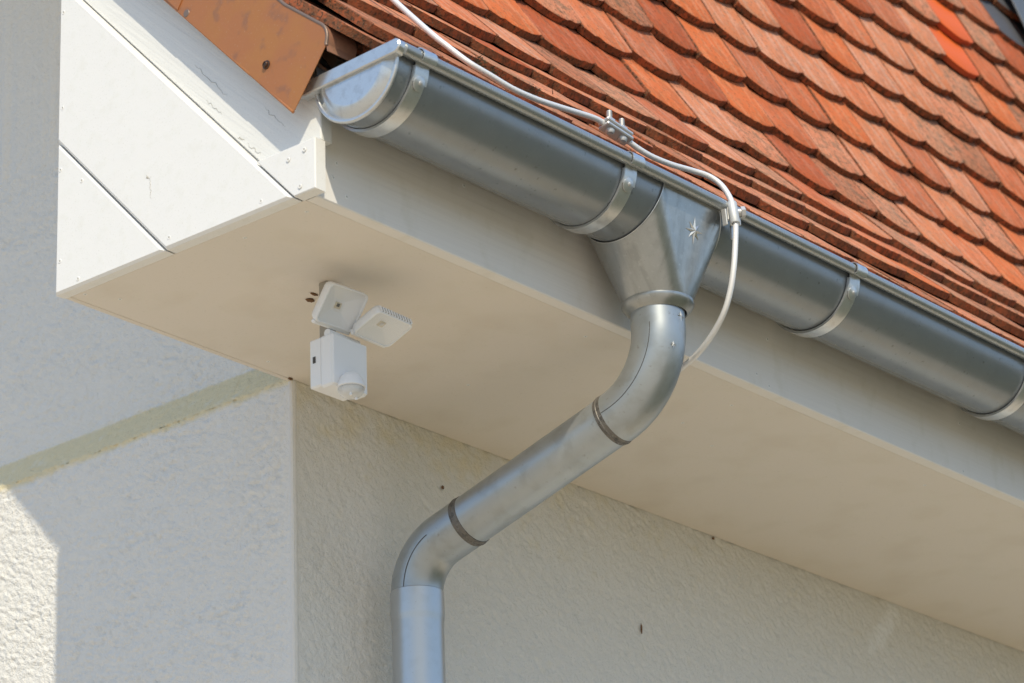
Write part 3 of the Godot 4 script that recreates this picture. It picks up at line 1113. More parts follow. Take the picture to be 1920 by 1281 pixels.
	for i in range(1, ROOF_ROWS.size()):
		var a: Vector2 = ROOF_ROWS[i]
		line.append(Vector2(a.y, a.x) + (Vector2(-0.052, -0.045) if i < 6 else Vector2(-0.060, -0.030)) + (Vector2(-0.035, 0.036) if i == 1 else Vector2.ZERO))
	line.append(Vector2(-0.90, 3.85))
	line.append(Vector2(-7.0, 1.2))
	var st := mb()
	extrude(st, strip(line, 0.02), along_eaves(-0.55), 8.0, 0.0)
	obj("roof_deck", st, M.deck, rf)
	# batten ends and rafter foot seen at the eaves corner
	st = mb()
	box(st, Transform3D(Basis(Vector3.RIGHT, deg_to_rad(47.0)), Vector3(1.5, 0.232, 0.668)), Vector3(4.1, 0.022, 0.05), 0.002)
	obj("eaves_batten", st, M.timber, rf)
	st = mb()
	box(st, Transform3D(Basis(Vector3.RIGHT, deg_to_rad(40.0)), Vector3(1.46, 0.222, 0.620)), Vector3(4.0, 0.012, 0.09), 0.001)
	obj("eaves_board", st, M.timber, rf)
	# sheet metal at the top right
	st = mb()
	var fb := Basis(Vector3(1, 0, 0), Vector3(0, 0.32, 0.947), Vector3.ZERO)
	fb.z = fb.x.cross(fb.y).normalized()
	fb.y = fb.z.cross(fb.x)
	box(st, Transform3D(fb, Vector3(3.70, 2.52, -0.330)), Vector3(0.80, 0.006, 1.05), 0.001)
	var fs := obj("roof_flashing", st, M.old_sheet, rf)
	fs.set_meta("label", "grey sheet metal flashing at the roof edge")
	# moss tufts caught between the lowest tiles
	for q in [[Vector3(-0.275, 0.326, 0.735), 1.0], [Vector3(-0.235, 0.318, 0.742), 0.7], [Vector3(-0.06, 0.362, 0.69), 0.5]]:
		var ms := mb()
		flat(ms)
		for k in int(46 * q[1]):
			var d := Vector3(rng.randfn(), rng.randfn() * 0.6 + 0.2, rng.randfn()).normalized()
			var p: Vector3 = q[0] + Vector3(rng.randfn() * 0.010, rng.randfn() * 0.004, rng.randfn() * 0.006)
			var e := p + d * rng.randf_range(0.006, 0.020)
			var s := d.cross(Vector3(rng.randfn(), rng.randfn(), rng.randfn())).normalized() * 0.0011
			tri(ms, p - s, p + s, e, Vector3.UP)
			tri(ms, p - s.rotated(d, 1.6), p + s.rotated(d, 1.6), e, Vector3.UP)
		var mo := obj("moss_tuft", ms, M.moss, rf)
		mo.set_meta("kind", "stuff")


# =====================================================================  gutter
func arc_line(r: float, a0: float, a1: float, n: int) -> PackedVector2Array:      # (z, y) about the trough's axis, degrees from +z, going down
	var p := PackedVector2Array()
	for k in n + 1:
		var a := deg_to_rad(lerpf(a0, a1, float(k) / n))
		p.append(Vector2(GUTTER_C.y + cos(a) * r, GUTTER_C.x - sin(a) * r))
	return p


func gutter() -> void:
	var g := thing("rain_gutter", "half round zinc gutter on strap brackets along the tiled eaves", "gutter")
	# trough: front lip, half circle, back leg
	var runs := [[-0.598, 0.300, 0.0], [0.300, 7.40, 0.0008]]
	for k in 2:
		var line := PackedVector2Array([Vector2(0.8295, 0.2040)])
		line.append_array(arc_line(GUTTER_R - runs[k][2], -1.0, 177.0, 44))
		line.append(Vector2(0.6410, 0.2160))
		line.append(Vector2(0.6385, 0.2350))
		var st := mb()
		trough(st, line, runs[k][0], runs[k][1])
		obj("trough", st, M.trough, g)
		st = mb()
		var bx0: float = runs[k][0]
		var pts := []
		for i in 41:
			var x := lerpf(bx0, runs[k][1], i / 40.0)
			pts.append(Vector3(x, BEAD.x + sin(x * 3.1) * 0.0006, BEAD.y))
		tube(st, pts, 0.0114 - runs[k][2], 20, true)
		obj("bead", st, M.zinc, g)
	# end cap: rim, raised dish and the channel across its top
	var cap := Node3D.new()
	cap.name = "end_cap"
	cap.set_meta("label", "stamped zinc end cap facing the gable side")
	g.add_child(cap, true)
	var st := mb()
	var rim := []
	for p in arc_line(GUTTER_R + 0.0005, -6.0, 186.0, 40):
		rim.append(Vector3(-0.599, p.y, p.x))
	tube(st, rim, 0.0042, 10)
	obj("rim", st, M.zinc_bright, cap)
	st = mb()
	var rings := [[GUTTER_R - 0.001, -0.5975, 0.0], [0.088, -0.5985, 0.0], [0.087, -0.5995, 0.002], [0.0725, -0.6080, 0.004], [0.069, -0.6088, 0.006]]
	st.set_smooth_group(1)
	var loops := []
	for q in rings:
		var lp := []
		var yt: float = 0.198 - q[2]
		for p in arc_line(q[0], 0.0, 180.0, 36):
			lp.append(Vector3(q[1], minf(p.y, yt), p.x))
		loops.append(lp)
	for k in loops.size() - 1:
		for i in 36:
			quad(st, loops[k][i], loops[k][i + 1], loops[k + 1][i + 1], loops[k + 1][i], Vector3(-1, 0, 0))
	flat(st)
	for i in range(1, 36):
		tri(st, loops[4][0], loops[4][i], loops[4][i + 1], Vector3(-1, 0, 0))
	obj("dish", st, M.zinc_bright, cap)
	st = mb()
	# channel: a long strip with rounded front end, folded edges
	var ch := PackedVector2Array([Vector2(0.6165, 0.1770), Vector2(0.836, 0.1850)])
	for k in 7:
		ch.append(Vector2(0.8365, 0.1985) + Vector2.from_angle(deg_to_rad(-80.0 + k * 26.0)) * 0.0135)
	ch.append(Vector2(0.6185, 0.2035))
	extrude(st, ch, gable_plane(-0.596), 0.0200, 0.0022)
	obj("top_channel", st, M.zinc_bright, cap)
	# small upstands of the eaves sheet behind the cap
	st = mb()
	box(st, Transform3D(Basis(), Vector3(-0.585, 0.218, 0.6330)), Vector3(0.022, 0.046, 0.0014), 0.0004)
	box(st, Transform3D(Basis(Vector3.UP, 0.5), Vector3(-0.592, 0.205, 0.6210)), Vector3(0.018, 0.030, 0.0014), 0.0004)
	obj("upstand", st, M.zinc, g)
	# brackets
	var n := 0
	for x in [-0.5440, 0.0260, 0.7360, 1.395, 2.06, 2.74, 3.42, 4.10, 4.78, 5.46, 6.14, 6.82]:
		bracket(g, x)
		n += 1
	# outlet funnel
	funnel(g)


# sheet of the trough: uv runs along the gutter and down round its arc
func trough(st: SurfaceTool, line: PackedVector2Array, x0: float, x1: float) -> void:
	var inner := strip(line, -0.0015)
	var n := line.size()
	for side in 2:
		var run := 0.0
		st.set_smooth_group(1 + side)
		for i in n - 1:
			var a := line[i] if side == 0 else inner[2 * n - 1 - i]
			var b := line[i + 1] if side == 0 else inner[2 * n - 2 - i]
			var d := a.distance_to(b)
			var p := [Vector3(x0, a.y, a.x), Vector3(x1, a.y, a.x), Vector3(x1, b.y, b.x), Vector3(x0, b.y, b.x)]
			var uv := [Vector2(x0 * 2.0, run / 0.33), Vector2(x1 * 2.0, run / 0.33), Vector2(x1 * 2.0, (run + d) / 0.33), Vector2(x0 * 2.0, (run + d) / 0.33)]
			for k in ([0, 1, 2, 0, 2, 3] if side == 0 else [0, 2, 1, 0, 3, 2]):
				st.set_uv(uv[k])
				st.add_vertex(p[k])
			run += d
	flat(st)
	for i in n - 1:
		for x in [x0, x1]:
			quad(st, Vector3(x, line[i].y, line[i].x), Vector3(x, line[i + 1].y, line[i + 1].x), Vector3(x, inner[2 * n - 2 - i].y, inner[2 * n - 2 - i].x), Vector3(x, inner[2 * n - 1 - i].y, inner[2 * n - 1 - i].x), Vector3(-1 if x == x0 else 1, 0, 0))


func bracket(g: Node3D, x: float) -> void:
	var b := Node3D.new()
	b.name = "gutter_bracket"
	b.position.x = x
	g.add_child(b, true)
	var w := 0.032
	var st := mb()
	var line := arc_line(GUTTER_R + 0.0062, 8.0, 172.0, 36)
	line.append(Vector2(0.6350, 0.235))
	line.append(Vector2(0.6000, 0.270))
	extrude(st, strip(line, -0.0050), along_eaves(-w * 0.5), w, 0.0007, 25.0)
	obj("strap", st, M.zinc_bright, b)
	# spring clip over the bead, with a tongue riveted to the strap
	st = mb()
	var clip := PackedVector2Array()
	var tongue := arc_line(GUTTER_R + 0.0078, 24.0, 3.0, 6)
	clip.append_array(tongue)
	for k in 12:
		clip.append(Vector2(BEAD.y, BEAD.x) + Vector2.from_angle(deg_to_rad(-52.0 + k * 19.0)) * 0.0152)
	extrude(st, strip(clip, 0.0020), along_eaves(-w * 0.5 + 0.001), w + 0.002, 0.0004, 40.0)
	obj("clip", st, M.zinc_bright, b)
	# rounded end of the tongue
	var a := deg_to_rad(24.0)
	var o := Vector3(0, -sin(a), cos(a))
	var c := Vector3(0, GUTTER_C.x, GUTTER_C.y) + o * (GUTTER_R + 0.0078)
	st = mb()
	lathe(st, aim(c, o), [Vector2(w * 0.42, -0.001), Vector2(w * 0.42, 0.0013), Vector2(w * 0.40, 0.0017), Vector2(0.0, 0.0017)], 24)
	obj("clip_tongue", st, M.zinc_bright, b)
	st = mb()
	lathe(st, aim(c + o * 0.0015 + Vector3(0.002, 0.002, 0), o), [Vector2(0.0046, 0.0), Vector2(0.0040, 0.0020), Vector2(0.0020, 0.0030), Vector2(0.0, 0.0032)], 12)
	obj("rivet", st, M.steel, b)


func gutter_point(x: float, deg: float, r: float) -> Vector3:
	var a := deg_to_rad(deg)
	return Vector3(x, GUTTER_C.x - sin(a) * r, GUTTER_C.y + cos(a) * r)


func funnel(g: Node3D) -> void:
	var f := Node3D.new()
	f.name = "outlet_funnel"
	f.set_meta("label", "zinc outlet funnel with an embossed star")
	g.add_child(f, true)
	var cz := 0.727
	var cx := PIPE_X + 0.003
	var yb := 0.010
	var rb := 0.0655
	var R := GUTTER_R + 0.0030
	var xl := 0.133
	var xr := 0.300
	# loop over the gutter and loop round the outlet, same count: front edge, right arc, back edge, left arc
	var top := []
	var bot := []
	var n := 22
	var bulge := func(s: float, deg: float) -> float:      # the side seams wander outwards under the gutter
		return (0.133 if s < 0 else 0.300) + s * 0.025 * sin(deg_to_rad(clampf(deg, 0.0, 170.0)))
	for k in n + 1:
		var deg := lerpf(3.0, 172.0, float(k) / n)
		top.append(gutter_point(bulge.call(1.0, deg), deg, R))
		var a := lerpf(PI * 0.5, -PI * 0.5, float(k) / n)
		bot.append(Vector3(cx + cos(a) * rb, yb, cz + sin(a) * rb))
	for k in n + 1:
		var deg := lerpf(172.0, 3.0, float(k) / n)
		top.append(gutter_point(bulge.call(-1.0, deg), deg, R))
		var a := lerpf(-PI * 0.5, -PI * 1.5, float(k) / n)
		bot.append(Vector3(cx + cos(a) * rb, yb, cz + sin(a) * rb))
	var m := top.size()
	var st := mb()
	var axis := Vector3(cx, 0.1, cz)
	var rows := 10
	for i in m - 1:
		if i == n:
			continue
		st.set_smooth_group(1 if i < n else 2)
		for k in rows:
			var s0 := float(k) / rows
			var s1 := float(k + 1) / rows
			var p := [(top[i] as Vector3).lerp(bot[i], s0), (top[i + 1] as Vector3).lerp(bot[i + 1], s0), (top[i + 1] as Vector3).lerp(bot[i + 1], s1), (top[i] as Vector3).lerp(bot[i], s1)]
			quad(st, p[0], p[1], p[2], p[3], (p[0] as Vector3) - Vector3(cx, (p[0] as Vector3).y, cz))
	flat(st)
	# flat triangular front and back faces
	tri(st, top[m - 1], top[0], bot[0], Vector3(0, -0.2, 1))
	tri(st, top[n], top[n + 1], bot[n], Vector3(0, 0, -1))
	obj("funnel_body", st, M.funnel, f)
	# collar round the pipe
	st = mb()
	lathe(st, Transform3D(Basis(), Vector3(cx, 0, cz)), [Vector2(rb + 0.0002, yb + 0.001), Vector2(rb + 0.0028, yb - 0.001), Vector2(rb + 0.0030, yb - 0.006), Vector2(rb - 0.001, yb - 0.013), Vector2(rb - 0.007, yb - 0.019), Vector2(0.0540, yb - 0.023), Vector2(0.0520, yb - 0.020)], 40)
	obj("collar", st, M.funnel, f)
	# folded lip where the funnel meets the gutter
	st = mb()
	var lip := []
	for k in n + 1:
		lip.append(top[m - 1 - k] + Vector3(-0.0004, 0, 0))
	tube(st, lip, 0.0012, 6)
	var lip2 := []
	for k in n + 1:
		lip2.append(top[k])
	tube(st, lip2, 0.0012, 6)
	obj("lip", st, M.zinc_bright, f)
	# star stamped into the front face
	var a: Vector3 = top[m - 1]
	var b: Vector3 = top[0]
	var c: Vector3 = bot[0]
	var nn := (b - a).cross(c - a).normalized()
	if nn.z < 0:
		nn = -nn
	var at := a.lerp(b, 0.60).lerp(c, 0.33)
	var yy := ((a + b) * 0.5 - c)
	yy = (yy - nn * yy.dot(nn)).normalized()
	var sm := star_mesh(0.027, 0.0090, 0.0045)
	var o := inst("star", sm, Transform3D(Basis(yy.cross(nn), yy, nn), at + nn * 0.0004), f)
	o.material_override = M.zinc_bright


func star_mesh(r: float, r_in: float, high: float) -> ArrayMesh:
	var st := mb()
	flat(st)
	var top := Vector3(0, 0, high)
	for k in 16:
		var ra := (r if k % 4 == 0 else r * 0.82) if k % 2 == 0 else r_in
		var rb := (r if (k + 1) % 4 == 0 else r * 0.82) if (k + 1) % 2 == 0 else r_in
		var p := Vector2.from_angle(PI * 0.5 + TAU * k / 16.0) * ra
		var q := Vector2.from_angle(PI * 0.5 + TAU * (k + 1) / 16.0) * rb
		tri(st, top, Vector3(p.x, p.y, 0), Vector3(q.x, q.y, 0), Vector3(0, 0, 1))
	st.generate_normals()
	return st.commit()


# =====================================================================  downpipe
func bend(a: Vector3, corner: Vector3, b: Vector3, radius: float, n := 14) -> Array:
	var u := (a - corner).normalized()
	var v := (b - corner).normalized()
	var half := u.angle_to(v) * 0.5
	var d := radius / tan(half)
	var c := corner + (u + v).normalized() * radius / sin(half)
	var p := corner + u * d
	var q := corner + v * d
	var out := []
	for k in n + 1:
		out.append(c + (p - c).slerp(q - c, float(k) / n))
	return out


func downpipe() -> void:
	var d := thing("downpipe", "zinc downpipe with two bends running from gutter outlet to the wall", "downpipe")
	var up := Vector3(PIPE_X, 0.03, 0.727)
	var k1 := Vector3(PIPE_X, -0.1566, 0.727)
	var k2 := Vector3(PIPE_X, -0.3416, 0.109)
	var low := Vector3(PIPE_X, -0.4180, 0.109)
	var dir := (k2 - k1).normalized()
	var j1 := k1 + dir * 0.121
	var j2 := k2 - dir * 0.145
	# upper bend
	var st := mb()
	var path := [up, Vector3(PIPE_X, 0.0, 0.727)]
	path.append_array(bend(up, k1, k2, 0.150, 22))
	path.append(j1)
	tube(st, path, 0.0512, 40, false)
	obj("elbow", st, M.pipe, d)
	# slanting length
	st = mb()
	tube(st, [j1 - dir * 0.02, j1, j1.lerp(j2, 0.25), j1.lerp(j2, 0.5), j1.lerp(j2, 0.75), j2, j2 + dir * 0.02], 0.0500, 40, false)
	obj("pipe", st, M.pipe, d)
	# lower bend, its end pushed into the socket
	st = mb()
	path = [j2]
	path.append_array(bend(k1, k2, low, 0.101, 18))
	path.append(low + Vector3(0, -0.03, 0))
	tube(st, path, 0.0508, 40, false)
	obj("elbow", st, M.pipe, d)
	# soldered joints: a dark band with a raised lip
	for j in [j1, j2]:
		st = mb()
		lathe(st, aim(j, dir), [Vector2(0.0500, -0.0095), Vector2(0.0514, -0.0085), Vector2(0.0517, -0.001), Vector2(0.0526, 0.000), Vector2(0.0526, 0.0022), Vector2(0.0516, 0.003), Vector2(0.0513, 0.0075), Vector2(0.0503, 0.0080)], 40)
		obj("joint_band", st, M.solder, d)
	# weld seams along the bends
	for e in [[up, k1, k2, 0.150, Vector3(-1, 0, 0.35)], [k1, k2, low, 0.101, Vector3(-1, 0, 0.2)]]:
		st = mb()
		var line := []
		for p in bend(e[0], e[1], e[2], e[3], 22):
			line.append(p)
		var side: Vector3 = (e[4] as Vector3).normalized()
		var pts := []
		for i in line.size():
			var tg: Vector3 = ((line[mini(i + 1, line.size() - 1)] as Vector3) - (line[maxi(i - 1, 0)] as Vector3)).normalized()
			var s := (side - tg * side.dot(tg)).normalized()
			pts.append(line[i] + s * 0.0510)
		tube(st, pts, 0.0009, 6)
		obj("seam", st, M.seam, d)
	# vertical length with its socket
	st = mb()
	lathe(st, Transform3D(Basis(), Vector3(PIPE_X, 0, 0.109)), [Vector2(0.0515, -0.412), Vector2(0.0528, -0.4135), Vector2(0.0528, -0.460), Vector2(0.0524, -0.466), Vector2(0.0511, -0.472), Vector2(0.0508, -0.480), Vector2(0.0508, -0.7), Vector2(0.0508, -1.2), Vector2(0.0508, -2.2), Vector2(0.0508, GROUND_Y)], 40)
	obj("pipe", st, M.pipe_new, d)
	# pipe clip further down, out of the frame
	st = mb()
	lathe(st, Transform3D(Basis(), Vector3(PIPE_X, -1.5, 0.109)), [Vector2(0.0512, -0.015), Vector2(0.0540, -0.015), Vector2(0.0540, 0.015), Vector2(0.0512, 0.015)], 32)
	box(st, Transform3D(Basis(), Vector3(PIPE_X, -1.5, 0.03)), Vector3(0.012, 0.012, 0.06), 0.001)
	obj("pipe_clip", st, M.zinc_bright, d)
	# maker's stars on the upper bend
	var sm := star_mesh(0.0115, 0.0034, 0.0016)
	for q in [[Vector3(0.08, 0.0, 1.0), -0.030, 1.0], [Vector3(-0.30, 0.0, 0.95), -0.090, 0.72]]:
		var o: Vector3 = (q[0] as Vector3).normalized()
		var at := Vector3(PIPE_X, q[1], 0.727) + o * 0.0512
		if q[1] < -0.06:
			at.z -= 0.004
		var t := Transform3D(Basis(Vector3.UP.cross(o), Vector3.UP, o).scaled(Vector3.ONE * q[2]), at)
		var s := inst("star", sm, t, d)
		s.material_override = M.zinc_bright


# =====================================================================  lightning conductor
func conductor() -> void:
	var c := thing("lightning_conductor", "pale aluminium lightning conductor wire looping over the tiles and gutter", "wire")
	var keys := [Vector3(-0.270, 2.500, -0.300), Vector3(-0.270, 2.200, -0.205), Vector3(-0.270, 1.750, -0.050), Vector3(-0.272, 1.450, 0.060), Vector3(-0.275, 1.150, 0.170), Vector3(-0.280, 0.990, 0.240), Vector3(-0.288, 0.860, 0.310), Vector3(-0.300, 0.735, 0.400), Vector3(-0.318, 0.625, 0.485), Vector3(-0.3358, 0.5488, 0.540), Vector3(-0.3415, 0.4819, 0.5940), Vector3(-0.3432, 0.3838, 0.6800), Vector3(-0.3302, 0.3469, 0.7120), Vector3(-0.3079, 0.3121, 0.7420), Vector3(-0.2678, 0.2958, 0.7570), Vector3(-0.2225, 0.2826, 0.7680), Vector3(-0.1716, 0.2791, 0.7750), Vector3(-0.1148, 0.2832, 0.7780), Vector3(-0.0455, 0.2926, 0.7780), Vector3(0.0013, 0.2982, 0.7780), Vector3(0.0356, 0.2970, 0.7780), Vector3(0.0692, 0.2900, 0.7800), Vector3(0.0937, 0.2790, 0.7850), Vector3(0.1184, 0.2700, 0.7900), Vector3(0.1516, 0.2640, 0.7950), Vector3(0.2020, 0.2640, 0.8000), Vector3(0.2550, 0.2675, 0.8070), Vector3(0.2880, 0.2630, 0.8200), Vector3(0.3050, 0.2464, 0.8350), Vector3(0.3094, 0.2179, 0.8500), Vector3(0.3095, 0.1909, 0.8580), Vector3(0.3079, 0.1615, 0.8620), Vector3(0.3040, 0.1218, 0.8620), Vector3(0.3003, 0.0675, 0.8570), Vector3(0.3010, 0.0228, 0.8450), Vector3(0.3049, -0.0135, 0.8250), Vector3(0.3140, -0.0433, 0.7900), Vector3(0.3215, -0.0673, 0.7500), Vector3(0.3272, -0.0796, 0.7150), Vector3(0.318, -0.100, 0.670), Vector3(0.290, -0.125, 0.640)]
	var cv := Curve3D.new()
	for i in keys.size():
		var tg: Vector3 = (keys[mini(i + 1, keys.size() - 1)] - keys[maxi(i - 1, 0)]) / 6.0
		cv.add_point(keys[i], -tg, tg)
	cv.bake_interval = 0.008
	var pts := []
	for p in cv.get_baked_points():
		pts.append(p)
	var st := mb()
	tube(st, pts, 0.0056, 14)
	obj("wire", st, M.alu, c)
	# two-bolt connector lying beside the gutter
	var k := thing("wire_connector", "two bolt clamp of grey metal joining the wire above the gutter", "clamp")
	var x := Vector3(0.93, -0.20, 0.10).normalized()      # along the wire
	var y := Vector3(0.30, 0.75, -0.12)
	y = (y - x * y.dot(x)).normalized()
	var z := x.cross(y)
	var at := Vector3(0.0560, 0.2890, 0.7840)
	var B := Basis(x, y, z)
	for s in [-1.0, 1.0]:
		st = mb()
		box(st, Transform3D(B, at + y * s * 0.0055), Vector3(0.068, 0.0075, 0.027), 0.0018)
		obj("plate", st, M.steel, k)
	for s in [-0.0165, 0.0165]:
		st = mb()
		tube(st, [at + x * s - y * 0.014, at + x * s + y * 0.038], 0.0055, 12)
		for q in 11:
			lathe(st, aim(at + x * s + y * (0.019 + q * 0.0017), y), [Vector2(0.0050, -0.0007), Vector2(0.0060, 0.0), Vector2(0.0050, 0.0007)], 12)
		obj("bolt", st, M.steel, k)
		st = mb()
		extrude(st, hexagon(0.0108), Transform3D(Basis(x, z, y), at + x * s + y * 0.0088), 0.0085, 0.0012)
		obj("nut", st, M.steel, k)
		st = mb()
		lathe(st, aim(at + x * s - y * 0.0085, -y), [Vector2(0.0095, 0.0), Vector2(0.0092, 0.004), Vector2(0.0060, 0.0080), Vector2(0.0, 0.0092)], 18)
		obj("bolt_head", st, M.steel, k)
	# clamp that holds the wire to the gutter's bead
	var gc := thing("gutter_clamp", "grey metal clamp holding the wire on the gutter bead", "clamp")
	var s0 := Vector3(0.3094, 0.2040, 0.8545)
	var s1 := Vector3(0.3065, 0.1560, 0.8620)
	st = mb()
	var ax := (s0 - s1).normalized()
	lathe(st, aim(s1, ax), [Vector2(0.0060, 0.0), Vector2(0.0092, 0.0), Vector2(0.0100, 0.0015), Vector2(0.0098, 0.045), Vector2(0.0090, 0.0470), Vector2(0.0060, 0.0470)], 20)
	obj("sleeve", st, M.zinc_dull, gc)
	st = mb()
	box(st, Transform3D(Basis(), Vector3(0.3200, 0.1830, 0.8500)), Vector3(0.040, 0.034, 0.0045), 0.001)
	obj("plate", st, M.steel, gc)
	st = mb()
	box(st, Transform3D(Basis(Vector3.BACK, 0.10), Vector3(0.2905, 0.1680, 0.8500)), Vector3(0.0040, 0.032, 0.011), 0.001)
	obj("hook", st, M.steel, gc)
	st = mb()
	box(st, Transform3D(Basis(), Vector3(0.3330, 0.1530, 0.8380)), Vector3(0.018, 0.030, 0.004), 0.001)
	obj("tongue", st, M.zinc_bright, gc)
	st = mb()
	var bd := Vector3(0.72, 0.12, 0.68).normalized()
	tube(st, [Vector3(0.330, 0.190, 0.852) - bd * 0.004, Vector3(0.330, 0.190, 0.852) + bd * 0.010], 0.0075, 14)
	var bt := aim(Vector3(0.330, 0.190, 0.852) + bd * 0.007, bd)
	extrude(st, hexagon(0.0108), Transform3D(Basis(bt.basis.x, bt.basis.z, bt.basis.y), bt.origin), 0.0085, 0.0012)
	obj("bolt", st, M.steel, gc)


# =====================================================================  security light
func security_light() -> void:
	var L := thing("security_light", "white twin head security light with motion sensor hanging under the soffit", "lamp", Vector3(-0.285, 0.0, 0.40))
	var O := Vector3(-0.285, 0.0, 0.40)
	var st := mb()
	# ceiling arm
	box(st, Transform3D(Basis(), Vector3(-0.2930, -0.060, 0.372) - O), Vector3(0.026, 0.122, 0.022), 0.003)
	obj("arm", st, M.arm, L)
	# housing in two depths
	st = mb()
	box(st, Transform3D(Basis(), Vector3(-0.284, -0.166, 0.373) - O), Vector3(0.088, 0.094, 0.030), 0.003)
	obj("back_housing", st, M.plastic, L)
	st = mb()
	box(st, Transform3D(Basis(), Vector3(-0.2845, -0.169, 0.402) - O), Vector3(0.093, 0.100, 0.030), 0.004)
	obj("housing", st, M.plastic, L)
	st = mb()
	box(st, Transform3D(Basis(), Vector3(-0.2845, -0.169, 0.4168) - O), Vector3(0.088, 0.095, 0.004), 0.0012)
	obj("front_cover", st, M.plastic, L)
	st = mb()
	box(st, Transform3D(Basis(), Vector3(-0.3283, -0.160, 0.371) - O), Vector3(0.002, 0.012, 0.006), 0.0)
	obj("latch_slot", st, M.dark, L)
	# sensor: white hood and ribbed lens
	var sc := Vector3(-0.2950, -0.2150, 0.4290) - O
	st = mb()
	lathe(st, Transform3D(Basis(), sc), [Vector2(0.0, 0.0245), Vector2(0.0085, 0.0228), Vector2(0.0160, 0.0182), Vector2(0.0212, 0.0115), Vector2(0.0238, 0.0035), Vector2(0.0262, -0.001), Vector2(0.0262, -0.006), Vector2(0.0240, -0.007)], 32)
	obj("sensor_hood", st, M.plastic, L)
	st = mb()
	var prof := []
	for k in 15:
		var a := deg_to_rad(lerpf(0.0, 90.0, k / 14.0))
		prof.append(Vector2(cos(a) * (0.0238 + (0.0007 if k % 2 else 0.0)), -0.007 - sin(a) * 0.020))
	lathe(st, Transform3D(Basis(), sc), prof, 32)
	obj("sensor_lens", st, M.lens, L)
	st = mb()
	lathe(st, Transform3D(Basis(), sc), [Vector2(0.018, -0.006), Vector2(0.016, -0.016), Vector2(0.0, -0.020)], 20)
	obj("sensor_core", st, M.reflector, L)
	for p in [Vector3(-0.012, -0.0225, 0.010), Vector3(0.004, -0.0265, 0.008)]:
		st = mb()
		tube(st, [sc + p + Vector3(0, 0.006, 0), sc + p - Vector3(0, 0.003, 0)], 0.0024, 8)
		obj("sensor_pin", st, M.plastic, L)
	# two lamp heads
	lamp_head(L, Vector3(-0.3190, -0.0740, 0.4325) - O, Vector3(1, 0.045, 0), Vector3(0, -0.610, 0.792), 0.098, 0.076, false)
	lamp_head(L, Vector3(-0.2360, -0.0985, 0.4560) - O, Vector3(1, -0.010, -0.02), Vector3(0, -0.930, 0.365), 0.097, 0.070, true)
	# hinge barrels on top of the housing
	st = mb()
	tube(st, [Vector3(-0.325, -0.114, 0.400) - O, Vector3(-0.245, -0.114, 0.400) - O], 0.0075, 14)
	obj("hinge", st, M.plastic, L)


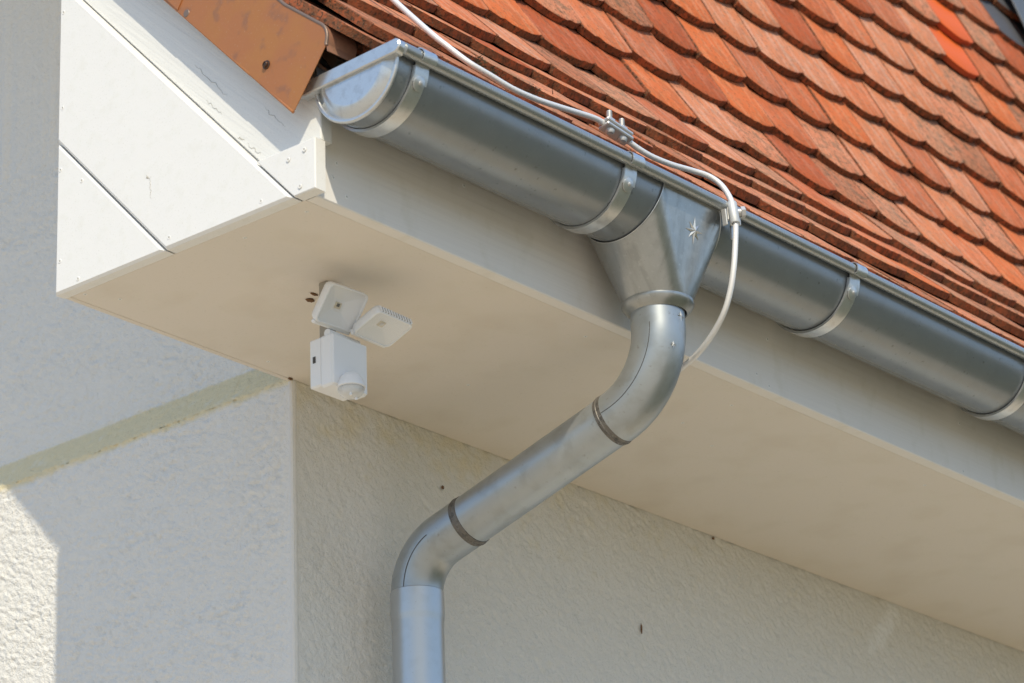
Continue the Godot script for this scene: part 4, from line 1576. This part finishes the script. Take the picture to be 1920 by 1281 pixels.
func lamp_head(L: Node3D, at: Vector3, across: Vector3, face: Vector3, w: float, h: float, fins: bool) -> void:
	var head := Node3D.new()
	head.name = "lamp_head"
	L.add_child(head, true)
	var z := face.normalized()
	var x := (across - z * across.dot(z)).normalized()
	var y := z.cross(x)
	head.transform = Transform3D(Basis(x, y, z), at)
	# shell: rounded outline, front rim, sloping dish inside
	var outline := PackedVector2Array()
	var cr := 0.010
	for q in [[1, 1], [-1, 1], [-1, -1], [1, -1]]:
		var c := Vector2(q[0] * (w * 0.5 - cr), q[1] * (h * 0.5 - cr))
		var a0 := 0.0 if q[0] > 0 and q[1] > 0 else PI * 0.5 if q[1] > 0 else PI if q[0] < 0 else PI * 1.5
		for k in 5:
			outline.append(c + Vector2.from_angle(a0 + PI * 0.5 * k / 4.0) * cr)
	var st := mb()
	var n := outline.size()
	var loops := [[0.84, -0.019], [0.95, -0.017], [1.0, -0.010], [1.0, -0.001], [0.985, 0.001], [0.93, 0.001], [0.92, -0.001], [0.30, -0.014]]
	for k in loops.size() - 1:
		st.set_smooth_group(1 if k < 3 else 10 + k)
		for i in n:
			var i2 := (i + 1) % n
			var a := outline[i]
			var b := outline[i2]
			var s0: float = loops[k][0]
			var s1: float = loops[k + 1][0]
			var out := Vector3(a.x + b.x, a.y + b.y, 0).normalized()
			if k == 0:
				out = out + Vector3(0, 0, -1.0)
			if k == 4: out = Vector3(0, 0, 1)
			if k == 5 or k == 6: out = -out + Vector3(0, 0, 1.2)
			quad(st, Vector3(a.x * s0, a.y * s0, loops[k][1]), Vector3(b.x * s0, b.y * s0, loops[k][1]), Vector3(b.x * s1, b.y * s1, loops[k + 1][1]), Vector3(a.x * s1, a.y * s1, loops[k + 1][1]), out)
	flat(st)
	for i in range(1, n - 1):
		tri(st, Vector3(outline[0].x * 0.84, outline[0].y * 0.84, -0.019), Vector3(outline[i].x * 0.84, outline[i].y * 0.84, -0.019), Vector3(outline[i + 1].x * 0.84, outline[i + 1].y * 0.84, -0.019), Vector3(0, 0, -1))
		tri(st, Vector3(outline[0].x * 0.3, outline[0].y * 0.3, -0.014), Vector3(outline[i].x * 0.3, outline[i].y * 0.3, -0.014), Vector3(outline[i + 1].x * 0.3, outline[i + 1].y * 0.3, -0.014), Vector3(0, 0, 1))
	obj("shell", st, M.plastic, head)
	st = mb()
	box(st, Transform3D(Basis(), Vector3(0, 0, -0.0128)), Vector3(0.014, 0.012, 0.002), 0.0)
	obj("led_chip", st, M.chip, head)
	st = mb()
	box(st, Transform3D(Basis(), Vector3(-0.001, 0.001, -0.0113)), Vector3(0.006, 0.006, 0.002), 0.0)
	obj("led", st, M.dark if not fins else M.steel, head)
	st = mb()
	flat(st)
	quad(st, Vector3(-w * 0.455, -h * 0.455, -0.0012), Vector3(w * 0.455, -h * 0.455, -0.0012), Vector3(w * 0.455, h * 0.455, -0.0012), Vector3(-w * 0.455, h * 0.455, -0.0012), Vector3(0, 0, 1))
	obj("glass_pane", st, M.pane, head)
	# lip along the hinge side
	st = mb()
	box(st, Transform3D(Basis(), Vector3(0, -h * 0.5 - 0.002, -0.007)), Vector3(w * 0.94, 0.007, 0.011), 0.002)
	obj("hinge_lip", st, M.plastic, head)
	if fins:
		st = mb()
		box(st, Transform3D(Basis(), Vector3(0, h * 0.5 + 0.0004, -0.007)), Vector3(w * 0.86, 0.0016, 0.011), 0.0)
		obj("vent_shade_plate", st, M.arm, head)  # flat dark plate under the fins; slot shade put into its colour
		for k in 12:
			st = mb()
			box(st, Transform3D(Basis(), Vector3(-w * 0.42 + k * w * 0.076, h * 0.5 + 0.0010, -0.007)), Vector3(0.0042, 0.0026, 0.012), 0.0005)
			obj("cooling_fin", st, M.plastic, head)


# =====================================================================  small dirt
func blob(at: Vector3, r: Vector3, sd: int) -> SurfaceTool:
	var n := FastNoiseLite.new()
	n.seed = sd
	n.frequency = 1.3
	var st := mb()
	st.set_smooth_group(1)
	var p := func(i: int, j: int) -> Vector3:
		var a := PI * i / 8.0
		var b := TAU * (j % 12) / 12.0
		var d := Vector3(sin(a) * cos(b), cos(a), sin(a) * sin(b))
		return at + d * r * (1.0 + 0.55 * n.get_noise_3dv(d * 1.6))
	for i in 8:
		for j in 12:
			var a: Vector3 = p.call(i, j)
			quad(st, a, p.call(i, j + 1), p.call(i + 1, j + 1), p.call(i + 1, j), a - at + (p.call(i + 1, j + 1) - at))
	return st


func debris() -> void:
	var list := [
		["mud_clump", Vector3(-0.2614, -0.001, 0.2997), Vector3(0.009, 0.003, 0.007), "small brown clump of mud on the soffit behind the security light", "debris"],
		["mud_clump", Vector3(-0.2763, -0.001, 0.3234), Vector3(0.009, 0.002, 0.004), "dark sliver of mud on the soffit touching the lamp's upper head", "debris"],
		["mud_clump", Vector3(-0.0090, -0.002, 0.0040), Vector3(0.006, 0.002, 0.003), "dark speck of mud where the wall corner meets the soffit", "debris"],
		["mud_clump", Vector3(0.4333, -0.1154, 0.0030), Vector3(0.004, 0.004, 0.002), "brown speck of mud on the wall left of the slanting pipe", "debris"],
		["mud_clump", Vector3(1.3486, -0.006, 0.0030), Vector3(0.004, 0.003, 0.002), "brown speck of mud where wall and soffit meet, right of the pipe", "debris"],
		["dead_insect", Vector3(1.0676, -0.2784, 0.0040), Vector3(0.0022, 0.011, 0.002), "thin brown dead insect clinging to the wall right of the downpipe", "insect"]]
	var i := 0
	for q in list:
		var o := obj(q[0], blob(q[1], q[2], 70 + i), M.mud, self)
		tag(o, q[3], q[4])
		i += 1
